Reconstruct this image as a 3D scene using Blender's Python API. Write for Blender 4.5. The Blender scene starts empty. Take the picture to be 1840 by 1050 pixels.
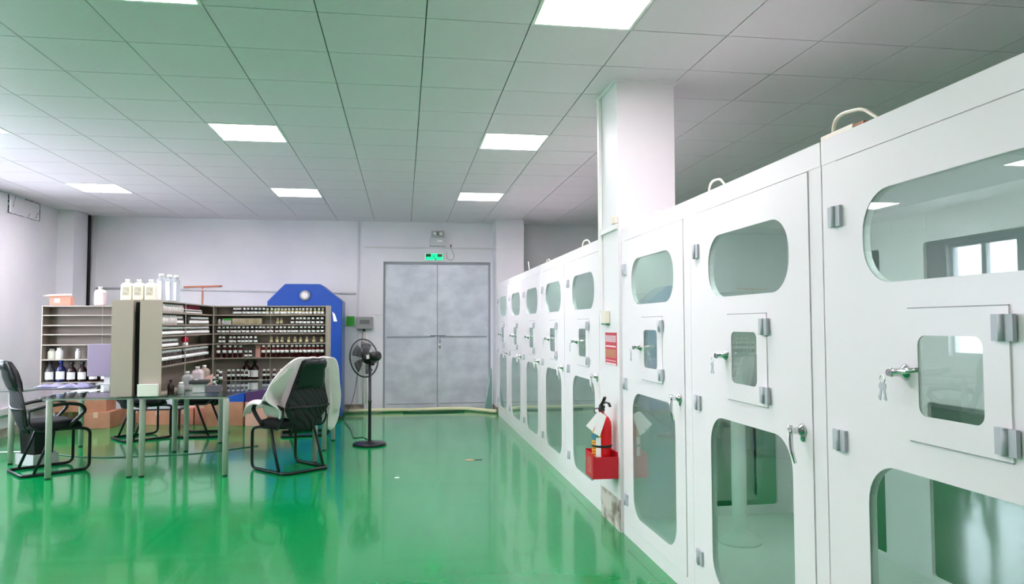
import bpy, bmesh, math, random
from mathutils import Vector, Matrix
random.seed(7)
PI = math.pi
SC = bpy.context.scene
COL = SC.collection

# ------------------------------------------------------------------ camera, world, exposure
F, YAW, PITCH, ROLL, CAMZ = 1313.7, .14746, .0449, -.00302, 1.4305      # focal length in pixels of a 1840 px wide frame
_w = Vector((math.sin(YAW)*math.cos(PITCH), math.cos(YAW)*math.cos(PITCH), math.sin(PITCH)))
_r = Vector((math.cos(YAW), -math.sin(YAW), 0)); _u = _r.cross(_w)
CR = _r*math.cos(ROLL) + _u*math.sin(ROLL); CU = _u*math.cos(ROLL) - _r*math.sin(ROLL)
cam_d = bpy.data.cameras.new('camera'); cam = bpy.data.objects.new('camera', cam_d); COL.objects.link(cam)
cam_d.sensor_width = 36; cam_d.lens = 36*F/1840; cam_d.clip_start = .05; cam_d.clip_end = 200
m = Matrix((CR, CU, -_w)).transposed().to_4x4(); m.translation = Vector((0, 0, CAMZ)); cam.matrix_world = m
SC.camera = cam

def at(px, py, ax, val):
    """world point seen at a photo pixel, on the plane where axis ax has value val"""
    d = _w + (px-920)/F*CR - (py-525)/F*CU
    c = Vector((0, 0, CAMZ)); t = (val-c[ax])/d[ax]
    return c + d*t

world = bpy.data.worlds.new('sky'); SC.world = world; world.use_nodes = True
bg = world.node_tree.nodes['Background']; bg.inputs[0].default_value = (.84, .84, 1.0, 1); bg.inputs[1].default_value = 10
_n = world.node_tree.nodes; _l = world.node_tree.links       # pale sky above, dimmer ground below the horizon
_tc = _n.new('ShaderNodeTexCoord'); _sx = _n.new('ShaderNodeSeparateXYZ'); _mr = _n.new('ShaderNodeMapRange'); _mr.inputs['From Min'].default_value = -.05; _mr.inputs['From Max'].default_value = .08
_mx = _n.new('ShaderNodeMix'); _mx.data_type = 'RGBA'; _mx.inputs[6].default_value = (.42, .42, .48, 1); _mx.inputs[7].default_value = (.84, .84, 1.0, 1)
_l.new(_tc.outputs['Generated'], _sx.inputs[0]); _l.new(_sx.outputs['Z'], _mr.inputs['Value']); _l.new(_mr.outputs[0], _mx.inputs[0]); _l.new(_mx.outputs[2], bg.inputs[0])
SC.view_settings.view_transform = 'Standard'; SC.view_settings.look = 'None'; SC.view_settings.gamma = 1
SC.view_settings.use_curve_mapping = False; SC.view_settings.exposure = 1.62
LAMP = 15.0                         # brightness of the ceiling panels
SC.cycles.max_bounces = 10; SC.cycles.diffuse_bounces = 6; SC.cycles.glossy_bounces = 5
SC.cycles.transparent_max_bounces = 16; SC.cycles.transmission_bounces = 8; SC.cycles.sample_clamp_indirect = 8
SC.cycles.caustics_reflective = False; SC.cycles.caustics_refractive = False

# ------------------------------------------------------------------ materials
def lin(c):
    return tuple(((v/255)/12.92 if v/255 <= .04045 else ((v/255+.055)/1.055)**2.4) for v in c)
MATS = {}
def mat(name, rgb=(200, 200, 200), rough=.5, metal=0, spec=.5, emit=None, es=0, alpha=1, noise=None, bump=None, coat=0, rgb2=None, trans=0, ior=1.45):
    if name in MATS: return MATS[name]
    M = bpy.data.materials.new(name); M.use_nodes = True; nt = M.node_tree; N = nt.nodes; b = N['Principled BSDF']
    c = (*lin(rgb), 1)
    b.inputs['Base Color'].default_value = c; b.inputs['Roughness'].default_value = rough; b.inputs['Metallic'].default_value = metal
    b.inputs['Specular IOR Level'].default_value = spec; b.inputs['Coat Weight'].default_value = coat; b.inputs['Alpha'].default_value = alpha
    b.inputs['Transmission Weight'].default_value = trans; b.inputs['IOR'].default_value = ior
    if emit: b.inputs['Emission Color'].default_value = (*lin(emit), 1); b.inputs['Emission Strength'].default_value = es
    if noise or bump:
        tc = N.new('ShaderNodeTexCoord')
    if noise:   # (scale, detail, lo, hi, (sx,sy,sz))
        mp = N.new('ShaderNodeMapping'); mp.inputs['Scale'].default_value = noise[4] if len(noise) > 4 else (1, 1, 1)
        n = N.new('ShaderNodeTexNoise'); n.inputs['Scale'].default_value = noise[0]; n.inputs['Detail'].default_value = noise[1]
        r = N.new('ShaderNodeMapRange'); r.inputs['From Min'].default_value = noise[2]; r.inputs['From Max'].default_value = noise[3]
        x = N.new('ShaderNodeMix'); x.data_type = 'RGBA'; x.inputs[6].default_value = c; x.inputs[7].default_value = (*lin(rgb2 or rgb), 1)
        L = nt.links; L.new(tc.outputs['Object'], mp.inputs[0]); L.new(mp.outputs[0], n.inputs[0]); L.new(n.outputs[0], r.inputs[0]); L.new(r.outputs[0], x.inputs[0]); L.new(x.outputs[2], b.inputs['Base Color'])
    if bump:    # (scale, strength, distance)
        n2 = N.new('ShaderNodeTexNoise'); n2.inputs['Scale'].default_value = bump[0]; n2.inputs['Detail'].default_value = 3
        bp = N.new('ShaderNodeBump'); bp.inputs['Strength'].default_value = bump[1]; bp.inputs['Distance'].default_value = bump[2]
        nt.links.new(tc.outputs['Object'], n2.inputs[0]); nt.links.new(n2.outputs[0], bp.inputs['Height']); nt.links.new(bp.outputs[0], b.inputs['Normal'])
    MATS[name] = M
    return M
def glassmat(name, tint, ior, rough=.01, gloss=(1, 1, 1)):
    M = bpy.data.materials.new(name); M.use_nodes = True; nt = M.node_tree; N = nt.nodes; N.remove(N['Principled BSDF'])
    t = N.new('ShaderNodeBsdfTransparent'); t.inputs[0].default_value = (*tint, 1)
    g = N.new('ShaderNodeBsdfGlossy'); g.inputs[0].default_value = (*gloss, 1); g.inputs['Roughness'].default_value = rough
    f = N.new('ShaderNodeFresnel'); ge = N.new('ShaderNodeNewGeometry'); q = N.new('ShaderNodeMapRange')    # same reflectance on both faces of the thin sheet
    q.inputs['To Min'].default_value = ior; q.inputs['To Max'].default_value = 1/ior; nt.links.new(ge.outputs['Backfacing'], q.inputs['Value']); nt.links.new(q.outputs[0], f.inputs[0])
    x = N.new('ShaderNodeMixShader'); L = nt.links
    L.new(f.outputs[0], x.inputs[0]); L.new(t.outputs[0], x.inputs[1]); L.new(g.outputs[0], x.inputs[2]); L.new(x.outputs[0], N['Material Output'].inputs[0])
    MATS[name] = M
    return M

wall_m = mat('wall_paint', (226, 224, 228), .6, noise=(1.3, 4, .35, .75), rgb2=(214, 213, 221))
col_m = mat('column_paint', (232, 230, 232), .55)
base_m = mat('dirty_skirting', (176, 172, 160), .7, noise=(6, 5, .4, .6), rgb2=(120, 112, 98))
floor_m = mat('green_epoxy', (0, 134, 68), .15, spec=.55, noise=(.9, 5, .3, .75), rgb2=(3, 127, 64), bump=(3.5, .06, .02), coat=.25)
MATS['green_epoxy'].node_tree.nodes['Principled BSDF'].inputs['Coat Roughness'].default_value = .05
tile_m = mat('ceiling_tile', (220, 212, 219), .5, spec=.3)
def tile_pattern():
    nt = tile_m.node_tree; N = nt.nodes; L = nt.links; tc = N.new('ShaderNodeTexCoord'); mp = N.new('ShaderNodeMapping')
    mp.inputs['Rotation'].default_value = (0, 0, PI/4); v = N.new('ShaderNodeTexVoronoi'); v.inputs['Scale'].default_value = 22; v.inputs['Randomness'].default_value = 0
    bp = N.new('ShaderNodeBump'); bp.inputs['Strength'].default_value = .25; bp.inputs['Distance'].default_value = .004
    L.new(tc.outputs['Object'], mp.inputs[0]); L.new(mp.outputs[0], v.inputs[0]); L.new(v.outputs[0], bp.inputs['Height']); L.new(bp.outputs[0], N['Principled BSDF'].inputs['Normal'])
tile_pattern()
groove_m = mat('ceiling_groove', (84, 92, 88), .7)
cab_m = mat('cabinet_white', (242, 237, 240), .3, spec=.5)
cabin_m = mat('cabinet_inside', (214, 222, 217), .5)
pane_m = glassmat('tinted_pane', (.67, .80, .75), 1.52, .012)
clear_m = glassmat('clear_glass', (.93, .96, .95), 1.45, .005)
table_m = glassmat('table_glass', (.72, .80, .78), 1.6, .01)
hinge_m = mat('hinge_metal', (186, 190, 197), .5, .1)
seam_m = mat('hatch_line_shade', (150, 156, 158), .6)
chrome_m = mat('chrome', (210, 210, 212), .15, 1)
green_dot = mat('green_plastic', (20, 150, 100), .4)
galv_m = mat('galvanised_steel', (186, 191, 201), .42, .25, noise=(3.2, 10, .36, .64, (1, 1, 1.4)), rgb2=(208, 212, 220), bump=(14, .15, .01))
galvf_m = mat('galvanised_frame', (150, 154, 162), .5, .3)
black_m = mat('black_plastic', (24, 24, 26), .4)
mesh_m = mat('black_mesh', (34, 36, 40), .75)
def mesh_fabric():
    nt = mesh_m.node_tree; N = nt.nodes; L = nt.links; tc = N.new('ShaderNodeTexCoord'); w = N.new('ShaderNodeTexWave'); w.inputs['Scale'].default_value = 9; w.inputs['Distortion'].default_value = 9
    w.inputs['Detail'].default_value = 1; w.bands_direction = 'DIAGONAL'; w.inputs['Detail Scale'].default_value = .4
    r = N.new('ShaderNodeMapRange'); r.inputs['From Min'].default_value = .45; r.inputs['To Min'].default_value = 1; r.inputs['To Max'].default_value = .72
    L.new(tc.outputs['Object'], w.inputs[0]); L.new(w.outputs['Fac'], r.inputs[0]); L.new(r.outputs[0], N['Principled BSDF'].inputs['Alpha'])
mesh_fabric()
leather_m = mat('black_leather', (22, 30, 30), .38)
fabric_m = mat('black_fabric', (26, 27, 30), .9)
frame_m = mat('black_tube', (30, 30, 34), .3, .4)
steel_m = mat('brushed_leg', (184, 178, 174), .55, 0)
rack_m = mat('rack_taupe', (176, 166, 153), .38, .2)
rackb_m = mat('rack_back', (152, 140, 131), .5, .1)
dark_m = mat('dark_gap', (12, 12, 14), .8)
blue_m = mat('blue_paint', (34, 74, 156), .28)
coat_m = mat('white_cloth', (246, 238, 238), .85, bump=(9, .5, .03))
def cloth_mat():
    nt = coat_m.node_tree; N = nt.nodes; L = nt.links; t = N.new('ShaderNodeBsdfTranslucent'); t.inputs[0].default_value = (.9, .88, .88, 1); x = N.new('ShaderNodeMixShader'); x.inputs[0].default_value = .38
    L.new(N['Principled BSDF'].outputs[0], x.inputs[1]); L.new(t.outputs[0], x.inputs[2]); L.new(x.outputs[0], N['Material Output'].inputs[0])
cloth_mat()
card_m = mat('cardboard', (196, 142, 112), .8, noise=(5, 3, .3, .7), rgb2=(178, 122, 94))
tape_m = mat('packing_tape', (214, 178, 150), .4)
pink_m = mat('pink_card', (232, 178, 160), .7)
tube_m = mat('cabinet_fill_glow', (255, 255, 255), .5, emit=(255, 246, 250), es=15.0)  # glow of the fill tubes added inside the cabinets
white_m = mat('white_plastic', (238, 238, 236), .45)
cream_m = mat('cream_plastic', (230, 224, 208), .5)
paper_m = mat('white_paper', (244, 244, 244), .7)
red_m = mat('extinguisher_red', (214, 10, 24), .3)
redbox_m = mat('red_box', (196, 28, 44), .4)
amber_m = mat('amber_glass', (34, 16, 14), .12)
wine_m = mat('dark_red_liquid', (84, 18, 16), .15)
straw_m = mat('straw_liquid', (176, 168, 120), .2)
jug_m = mat('translucent_jug', (232, 232, 214), .5)
foamy_m = mat('yellow_hose', (222, 220, 178), .6)
grey_m = mat('grey_plastic', (150, 150, 148), .5)
lgrey_m = mat('pale_grey_plastic', (204, 204, 206), .5)
lilac_m = mat('monitor_back', (148, 138, 158), .4)
navy_m = mat('blue_crate', (40, 92, 190), .45)
purple_m = mat('purple_crate', (92, 62, 110), .5)
green_m = mat('bright_green', (70, 176, 60), .5)
teal_m = mat('green_glass_edge', (90, 130, 118), .2)
mint_m = mat('mint_box', (226, 226, 216), .6)
orange_m = mat('orange_pipe', (226, 150, 120), .6)
yellow_m = mat('label_yellow', (236, 178, 40), .5)
bluecap_m = mat('blue_cap', (34, 60, 170), .4)
winframe_m = mat('window_frame_white', (225, 228, 230), .4)

# ------------------------------------------------------------------ mesh helpers
def obj(name, bm, mats, parent=None, smooth=False, bevel=0, subsurf=0):
    me = bpy.data.meshes.new(name); bmesh.ops.recalc_face_normals(bm, faces=bm.faces); bm.to_mesh(me); bm.free()
    for mm in (mats if isinstance(mats, (list, tuple)) else [mats]): me.materials.append(mm)
    o = bpy.data.objects.new(name, me); COL.objects.link(o)
    if smooth:
        for p in me.polygons: p.use_smooth = True
    if bevel:
        mo = o.modifiers.new('bevel', 'BEVEL'); mo.width = bevel; mo.segments = 2; mo.limit_method = 'ANGLE'
    if subsurf:
        mo = o.modifiers.new('sub', 'SUBSURF'); mo.levels = subsurf; mo.render_levels = subsurf
    if parent: o.parent = parent
    return o
def tag(o, label=None, cat=None, group=None, kind=None):
    if label: o['label'] = label
    if cat: o['category'] = cat
    if group: o['group'] = group
    if kind: o['kind'] = kind
    return o
def empty(name, loc=(0, 0, 0), rz=0, label=None, cat=None, group=None):
    o = bpy.data.objects.new(name, None); COL.objects.link(o); o.location = loc; o.rotation_euler = (0, 0, rz); o.empty_display_size = .1
    return tag(o, label, cat, group)
def copy_tree(o, parent=None):
    c = o.copy(); COL.objects.link(c); c.parent = parent
    for ch in list(o.children): copy_tree(ch, c)
    return c
def box(bm, x0, x1, y0, y1, z0, z1, mi=0):
    vs = [bm.verts.new((x, y, z)) for x in (x0, x1) for y in (y0, y1) for z in (z0, z1)]
    for q in ((0, 1, 3, 2), (4, 6, 7, 5), (0, 4, 5, 1), (2, 3, 7, 6), (0, 2, 6, 4), (1, 5, 7, 3)):
        f = bm.faces.new([vs[i] for i in q]); f.material_index = mi
    return vs
def B(*a, mi=0):
    bm = bmesh.new(); box(bm, *a, mi=mi); return bm
def lathe(bm, prof, cx=0, cy=0, cz=0, seg=16, mats=None, M=None):
    """prof: list of (radius, z); mats: material index per band"""
    rings = []
    for r, z in prof:
        ring = []
        for k in range(seg):
            a = 2*PI*k/seg; p = Vector((r*math.cos(a), r*math.sin(a), z))
            if M: p = M @ p
            ring.append(bm.verts.new((p.x+cx, p.y+cy, p.z+cz)))
        rings.append(ring)
    for i in range(len(rings)-1):
        for k in range(seg):
            f = bm.faces.new((rings[i][k], rings[i][(k+1) % seg], rings[i+1][(k+1) % seg], rings[i+1][k]))
            f.smooth = True
            if mats: f.material_index = mats[i]
    for ring, mi in ((rings[0], 0), (rings[-1], -1)):
        f = bm.faces.new(ring)
        if mats: f.material_index = mats[mi]
def tube(bm, pts, r, seg=8, closed=False, mi=0, rx=None, up=None):
    pts = [Vector(p) for p in pts]; n = len(pts); rings = []
    prev = None
    for i, p in enumerate(pts):
        if closed: t = (pts[(i+1) % n]-pts[i-1])
        else: t = pts[min(i+1, n-1)]-pts[max(i-1, 0)]
        if t.length < 1e-9: t = Vector((0, 0, 1))
        t.normalize()
        if prev is None:
            a = Vector(up) if up else (Vector((0, 0, 1)) if abs(t.z) < .9 else Vector((1, 0, 0)))
        else: a = prev
        a = (a - t*a.dot(t)); a.normalize(); prev = a; b = t.cross(a)
        rr = r[i] if isinstance(r, (list, tuple)) else r
        r2 = rr*(rx if rx else 1)
        rings.append([bm.verts.new(p + a*rr*math.cos(2*PI*k/seg) + b*r2*math.sin(2*PI*k/seg)) for k in range(seg)])
    m_ = n if closed else n-1
    for i in range(m_):
        A, C = rings[i], rings[(i+1) % n]
        for k in range(seg):
            f = bm.faces.new((A[k], A[(k+1) % seg], C[(k+1) % seg], C[k])); f.smooth = True; f.material_index = mi
    if not closed:
        for ring in (rings[0], rings[-1]): bm.faces.new(ring).material_index = mi
def rounded(pts, rad, n=5):
    """polyline with rounded corners"""
    P = [Vector(p) for p in pts]; out = [P[0]]
    for i in range(1, len(P)-1):
        a, b, c = P[i-1], P[i], P[i+1]; r = min(rad, (a-b).length*.49, (c-b).length*.49)
        p = b+(a-b).normalized()*r; q = b+(c-b).normalized()*r
        for k in range(n+1):
            t = k/n; out.append(p*(1-t)**2 + b*2*t*(1-t) + q*t*t)
    out.append(P[-1]); return out
def T(name, pts, r, m_, parent=None, seg=8, rad=0, **kw):
    bm = bmesh.new(); tube(bm, rounded(pts, rad) if rad else pts, r, seg, **kw); return obj(name, bm, m_, parent)
def prism(bm, poly, z0, z1, mi=0):
    a = [bm.verts.new((x, y, z0)) for x, y in poly]; b = [bm.verts.new((x, y, z1)) for x, y in poly]
    bm.faces.new(a).material_index = mi; bm.faces.new(b).material_index = mi; n = len(poly)
    for i in range(n): bm.faces.new((a[i], a[(i+1) % n], b[(i+1) % n], b[i])).material_index = mi
def plate_hole(bm, mp, rect, hole, rad, t0, t1, k=6):
    """plate rect (u0,u1,v0,v1) with a rounded hole (u0,u1,v0,v1); mp(u,v,t) -> point; t0,t1 its two faces"""
    U0, U1, V0, V1 = rect; u0, u1, v0, v1 = hole
    inn, out = [], []
    for cu, cv, a0, X, Y in ((u1-rad, v1-rad, 0, U1, V1), (u0+rad, v1-rad, 90, U0, V1), (u0+rad, v0+rad, 180, U0, V0), (u1-rad, v0+rad, 270, U1, V0)):
        for j in range(k+1):
            a = math.radians(a0+90*j/k); iu, iv = cu+rad*math.cos(a), cv+rad*math.sin(a); inn.append((iu, iv))
            half = j/k
            side_u_first = a0 in (0, 180)
            # first half runs along one side, then the corner, then the other side
            if abs(half-.5) < 1e-6: out.append((X, Y))
            elif (half < .5) == side_u_first: out.append((X, iv))
            else: out.append((iu, Y))
    n = len(inn); R_ = []
    for t in (t0, t1):
        R_.append(([bm.verts.new(mp(u, v, t)) for u, v in inn], [bm.verts.new(mp(u, v, t)) for u, v in out]))
    for a, b in R_:
        for i in range(n): bm.faces.new((a[i], a[(i+1) % n], b[(i+1) % n], b[i]))
    for q in (0, 1):
        for i in range(n): bm.faces.new((R_[0][q][i], R_[0][q][(i+1) % n], R_[1][q][(i+1) % n], R_[1][q][i]))

# ------------------------------------------------------------------ the room
CZ = 3.164; XL, XR, YB, YF = -5.09, 9.0, -4.0, 12.357
X0, Y0 = .12045, 4.0862                # a crossing of the ceiling grid; tiles are 0.6 m
def struct(name, bm, m_, **k): return tag(obj(name, bm, m_, **k), kind='structure')
bm = B(XL-.2, XR+.2, YB-.2, YF+.2, -.1, 0); struct('floor', bm, floor_m)
WIN = [(8.62, 9.9), (6.6, 7.9)]; WZ0, WZ1 = .95, 2.62
bm = bmesh.new(); ys = [YB]
for a, b in sorted(WIN): ys += [a, b]
ys.append(YF+.2)
for i in range(0, len(ys), 2): box(bm, XL-.2, XL, ys[i], ys[i+1], 0, CZ+.2)
for a, b in WIN: box(bm, XL-.2, XL, a, b, 0, WZ0); box(bm, XL-.2, XL, a, b, WZ1, CZ+.2)
struct('wall_left', bm, wall_m)
DX0, DX1, DZ1 = -.333, 1.463, 2.49
bm = bmesh.new(); box(bm, XL, DX0, YF, YF+.2, 0, CZ+.2); box(bm, DX1, XR, YF, YF+.2, 0, CZ+.2); box(bm, DX0, DX1, YF, YF+.2, DZ1, CZ+.2); box(bm, DX0, DX1, YF+.07, YF+.2, 0, DZ1)  # last box is an unseen backing added to keep sky light out
struct('wall_back', bm, wall_m)
struct('wall_right', B(XR, XR+.2, YB, YF+.2, 0, CZ+.2), wall_m)
struct('wall_front', B(XL, XR, YB-.2, YB, 0, CZ+.2), wall_m)
LC = [(i, j) for i in (-7, -3, 1) for j in (-1, 4, 9)]+[(-7, -6), (-3, -6)]+[(9, j) for j in (-1, 4, 9)]  # the set behind the cabinets is unseen, added to brighten that side
bm = bmesh.new()
i0 = math.floor((XL-X0)/.6); i1 = math.ceil((XR-X0)/.6); j0 = math.floor((YB-Y0)/.6); j1 = math.ceil((YF-Y0)/.6)
for i in range(i0, i1):
    for j in range(j0, j1):
        if (i, j) in LC: continue
        g = .0035; a, b = max(X0+.6*i+g, XL), min(X0+.6*i+.6-g, XR); c, d = max(Y0+.6*j+g, YB), min(Y0+.6*j+.6-g, YF)
        if b-a > .01 and d-c > .01: box(bm, a, b, c, d, CZ, CZ+.008)
box(bm, XL-.2, XR+.2, YB-.2, YF+.2, CZ+.012, CZ+.2, mi=1)
struct('ceiling', bm, [tile_m, groove_m])
lamp_m = mat('lamp_diffuser', (255, 255, 255), .5, emit=(255, 242, 250), es=LAMP)
first = None
LDESC = {(-7, -1): 0}
for (i, j) in LC:
    x, y = X0+.6*i+.3, Y0+.6*j+.3
    if first is None:
        first = empty('ceiling_light', (x, y, CZ))
        bm = bmesh.new()
        for a in ((-.297, .297, -.297, -.278), (-.297, .297, .278, .297), (-.297, -.278, -.278, .278), (.278, .297, -.278, .278)): box(bm, *a, -.004, .01)
        obj('frame', bm, white_m, first)
        obj('diffuser', B(-.278, .278, -.278, .278, -.001, .01), lamp_m, first); o = first
    else:
        o = copy_tree(first); o.location = (x, y, CZ)
    side = {-7: 'left column', -3: 'middle column', 1: 'column nearest the cabinets', 9: 'added unseen column behind the cabinets'}[i]
    row = {-11: 'well behind the viewpoint', -6: 'behind the viewpoint', -1: 'at the top edge', 4: 'second row', 9: 'row by the metal doors'}[j]
    tag(o, f'square LED ceiling panel, {side}, {row}', 'ceiling light', 'square LED ceiling panels')
# pilaster in the far left corner, pilaster by the door, column
struct('trim_1', B(XL, -4.86, 11.68, YF, 0, CZ), wall_m)
bm = bmesh.new(); box(bm, 1.50, 1.96, 11.85, YF, 0, CZ); box(bm, 1.49, 1.97, 11.84, YF, 2.68, 2.70); box(bm, 1.49, 1.97, 11.84, YF, 0, .1, mi=1)
struct('trim_2', bm, [wall_m, base_m])
colo = B(1.485, 1.905, 4.93, 5.42, 0, CZ)
bm = colo; box(bm, 1.482, 1.485, 4.93, 5.42, 0, .22, mi=1)
struct('column', bm, [col_m, mat('column_base_dirty', (206, 200, 192), .7, noise=(9, 6, .42, .6), rgb2=(120, 112, 100))])
bm = bmesh.new()
for a in ((1.465, 1.925, 4.91, 4.93), (1.465, 1.925, 5.42, 5.44), (1.465, 1.485, 4.93, 5.42), (1.905, 1.925, 4.93, 5.42)): box(bm, *a, CZ-.02, CZ)
struct('trim_3', bm, cab_m)
# skirting
bm = bmesh.new(); box(bm, -4.86, DX0-.02, YF-.012, YF, 0, .13); struct('baseboard_back', bm, base_m)
bm = bmesh.new(); box(bm, XL, XL+.012, YB, 11.68, 0, .12); struct('baseboard_left', bm, base_m)
# door surround and the steel double door
bm = bmesh.new(); box(bm, -.64, DX0, YF-.035, YF, 0, 2.73); box(bm, DX0, DX1, YF-.035, YF, DZ1, 2.73); box(bm, DX1, 1.50, YF-.035, YF, 0, 2.73)
struct('trim_4', bm, wall_m)
dr = tag(empty('door_1', ((DX0+DX1)/2, YF, 0), label='closed grey galvanised steel double door below the green exit sign', cat='door'), kind='structure')
W = (DX1-DX0)/2
bm = bmesh.new(); box(bm, -W+.001, -W+.03, 0, .06, 0, DZ1-.001); box(bm, W-.03, W-.001, 0, .06, 0, DZ1-.001); box(bm, -W+.03, W-.03, 0, .06, DZ1-.04, DZ1-.001)
obj('door_frame', bm, galvf_m, dr)
for s, nm in ((-1, 'door_leaf'), (1, 'door_leaf')):
    a, b = (-W+.032, -.004) if s < 0 else (.004, W-.032)
    bm = bmesh.new(); box(bm, a, b, .02, .05, .03, DZ1-.042)
    for c in ((a, b, .012, .02, .03, .11), (a, b, .012, .02, DZ1-.1, DZ1-.042), (a, a+.03, .012, .02, .11, 2.39), (b-.03, b, .012, .02, .11, 2.39)): box(bm, *c)
    box(bm, a+.03, b-.03, .010, .02, 1.222, 1.246, mi=1); box(bm, a+.03, b-.03, .011, .02, .11, .125, mi=1)
    lf = obj('door_leaf', bm, [galv_m, galvf_m], dr)
T('door_bolt', [(-.12, .0, 1.255), (.14, .0, 1.255)], .008, galvf_m, dr)
bm = bmesh.new(); box(bm, .03, .055, -.006, .012, 1.04, 1.2); lathe(bm, [(.012, 0), (.014, .01), (.012, .05)], .042, -.01, 1.08); obj('padlock', bm, chrome_m, dr)
# windows of the left wall (they light the room and show in the cabinet panes)
for n, (a, b) in enumerate(WIN):
    w = tag(empty('window_%d' % (n+1), (XL-.1, (a+b)/2, WZ0)), kind='structure'); h = WZ1-WZ0; hw = (b-a)/2
    bm = bmesh.new(); t = .05
    for q in ((-.03, .03, -hw, hw, 0, t), (-.03, .03, -hw, hw, h-t, h), (-.03, .03, -hw, -hw+t, t, h-t), (-.03, .03, hw-t, hw, t, h-t), (-.035, .035, -.045, .045, t, h-t)): box(bm, *q)
    obj('window_frame', bm, winframe_m, w)
    obj('window_pane', B(-.003, .003, -hw+t, hw-t, t, h-t), clear_m, w)

# ------------------------------------------------------------------ cabinets
FX = 1.496; BX = 2.74; CH = 2.092
def mx(x): return lambda u, v, t: (x+t, u, v)      # plate in a plane of constant x: u is y, v is z
def rpane(u0, u1, v0, v1, r, x0, x1):
    bm = bmesh.new(); P = []
    for cu, cv, a0 in ((u1-r, v1-r, 0), (u0+r, v1-r, 90), (u0+r, v0+r, 180), (u1-r, v0+r, 270)):
        for j in range(9): a = math.radians(a0+90*j/8); P.append((cu+r*math.cos(a), cv+r*math.sin(a)))
    A = [bm.verts.new((x0, u, v)) for u, v in P]; C = [bm.verts.new((x1, u, v)) for u, v in P]; bm.faces.new(A); bm.faces.new(C); n = len(P)
    for i in range(n): bm.faces.new((A[i], A[(i+1) % n], C[(i+1) % n], C[i]))
    return bm
def door(parent, yc, y0):
    """one glazed door, yc its centre; coordinates relative to the cabinet's empty at (FX, y0, 0)"""
    c = yc-y0
    L, R = c+.526, c-.526                     # hinge side is the far one
    bm = bmesh.new(); mp = mx(0)
    plate_hole(bm, mp, (R, L, 1.50, 2.0), (c-.383, c+.383, 1.56, 1.86), .135, 0, .028, 8)
    plate_hole(bm, mp, (R, L, 1.05, 1.50), (c-.16, c+.16, 1.13, 1.43), .02, 0, .028, 4)
    plate_hole(bm, mp, (R, L, .09, 1.05), (c-.383, c+.383, .18, .985), .135, 0, .028, 8)
    bmesh.ops.remove_doubles(bm, verts=bm.verts, dist=.0002)
    d = obj('door', bm, cab_m, parent)
    obj('upper_pane', rpane(c-.3828, c+.3828, 1.5602, 1.8598, .1348, .002, .006), pane_m, d)
    obj('lower_pane', rpane(c-.3828, c+.3828, .1802, .9848, .1348, .002, .006), pane_m, d)
    # hatch
    bm = bmesh.new(); plate_hole(bm, mp, (c-.20, c+.20, 1.085, 1.475), (c-.114, c+.13, 1.162, 1.396), .03, -.005, 0.0, 6)
    for v0, v1 in ((1.4752, 1.478), (1.082, 1.0848)): box(bm, -.0052, -.0002, c-.20, c+.17, v0, v1, mi=1)  # grey strips drawing the shade line above and below the hatch
    obj('hatch', bm, [cab_m, seam_m], d)
    obj('hatch_pane', B(-.003, -.001, c-.12, c+.136, 1.156, 1.402), pane_m, d)
    def hinge(nm, y, z, w=.035, h=.036, x=0):
        bm = bmesh.new(); box(bm, x-.012, x, y-w, y-w*.16, z-h, z+h); box(bm, x-.012, x, y+w*.16, y+w, z-h, z+h)
        lathe(bm, [(.009, -h), (.009, h)], x-.012, y, z, 8); obj(nm, bm, hinge_m, d)
    for z in (1.42, 1.135): hinge('hatch_hinge', c-.19, z, .034, .034, -.005)
    for z in (1.805, 1.03, .25): hinge('hinge', L, z)
    def handle(nm, y, z, ang, L_=.13):
        bm = bmesh.new()
        lathe(bm, [(.024, 0), (.026, .004), (.02, .012), (.013, .02), (.012, .042), (.015, .05), (.012, .058)], 0, 0, 0, 12, M=Matrix.Rotation(-PI/2, 4, 'Y'))
        dy, dz = math.cos(ang), math.sin(ang)
        tube(bm, [(-.05, -.02*dy, -.02*dz), (-.055, .02*dy, .02*dz), (-.058, .07*dy, .07*dz), (-.05, L_*dy, L_*dz)], [.011, .010, .009, .006], 8, rx=.6)
        for v in bm.verts: v.co += Vector((0, y, z))
        obj(nm, bm, chrome_m, d)
    handle('hatch_handle', c+.185, 1.285, PI*.02 if False else -.12+PI, .12)
    handle('handle', c-.462, 1.028, PI*1.42, .12)
    bm = bmesh.new(); lathe(bm, [(.012, 0), (.012, .003)], -.002, c-.462, .998, 10, M=Matrix.Rotation(-PI/2, 4, 'Y')); obj('indicator_dot', bm, green_dot, d)
    return d
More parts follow.
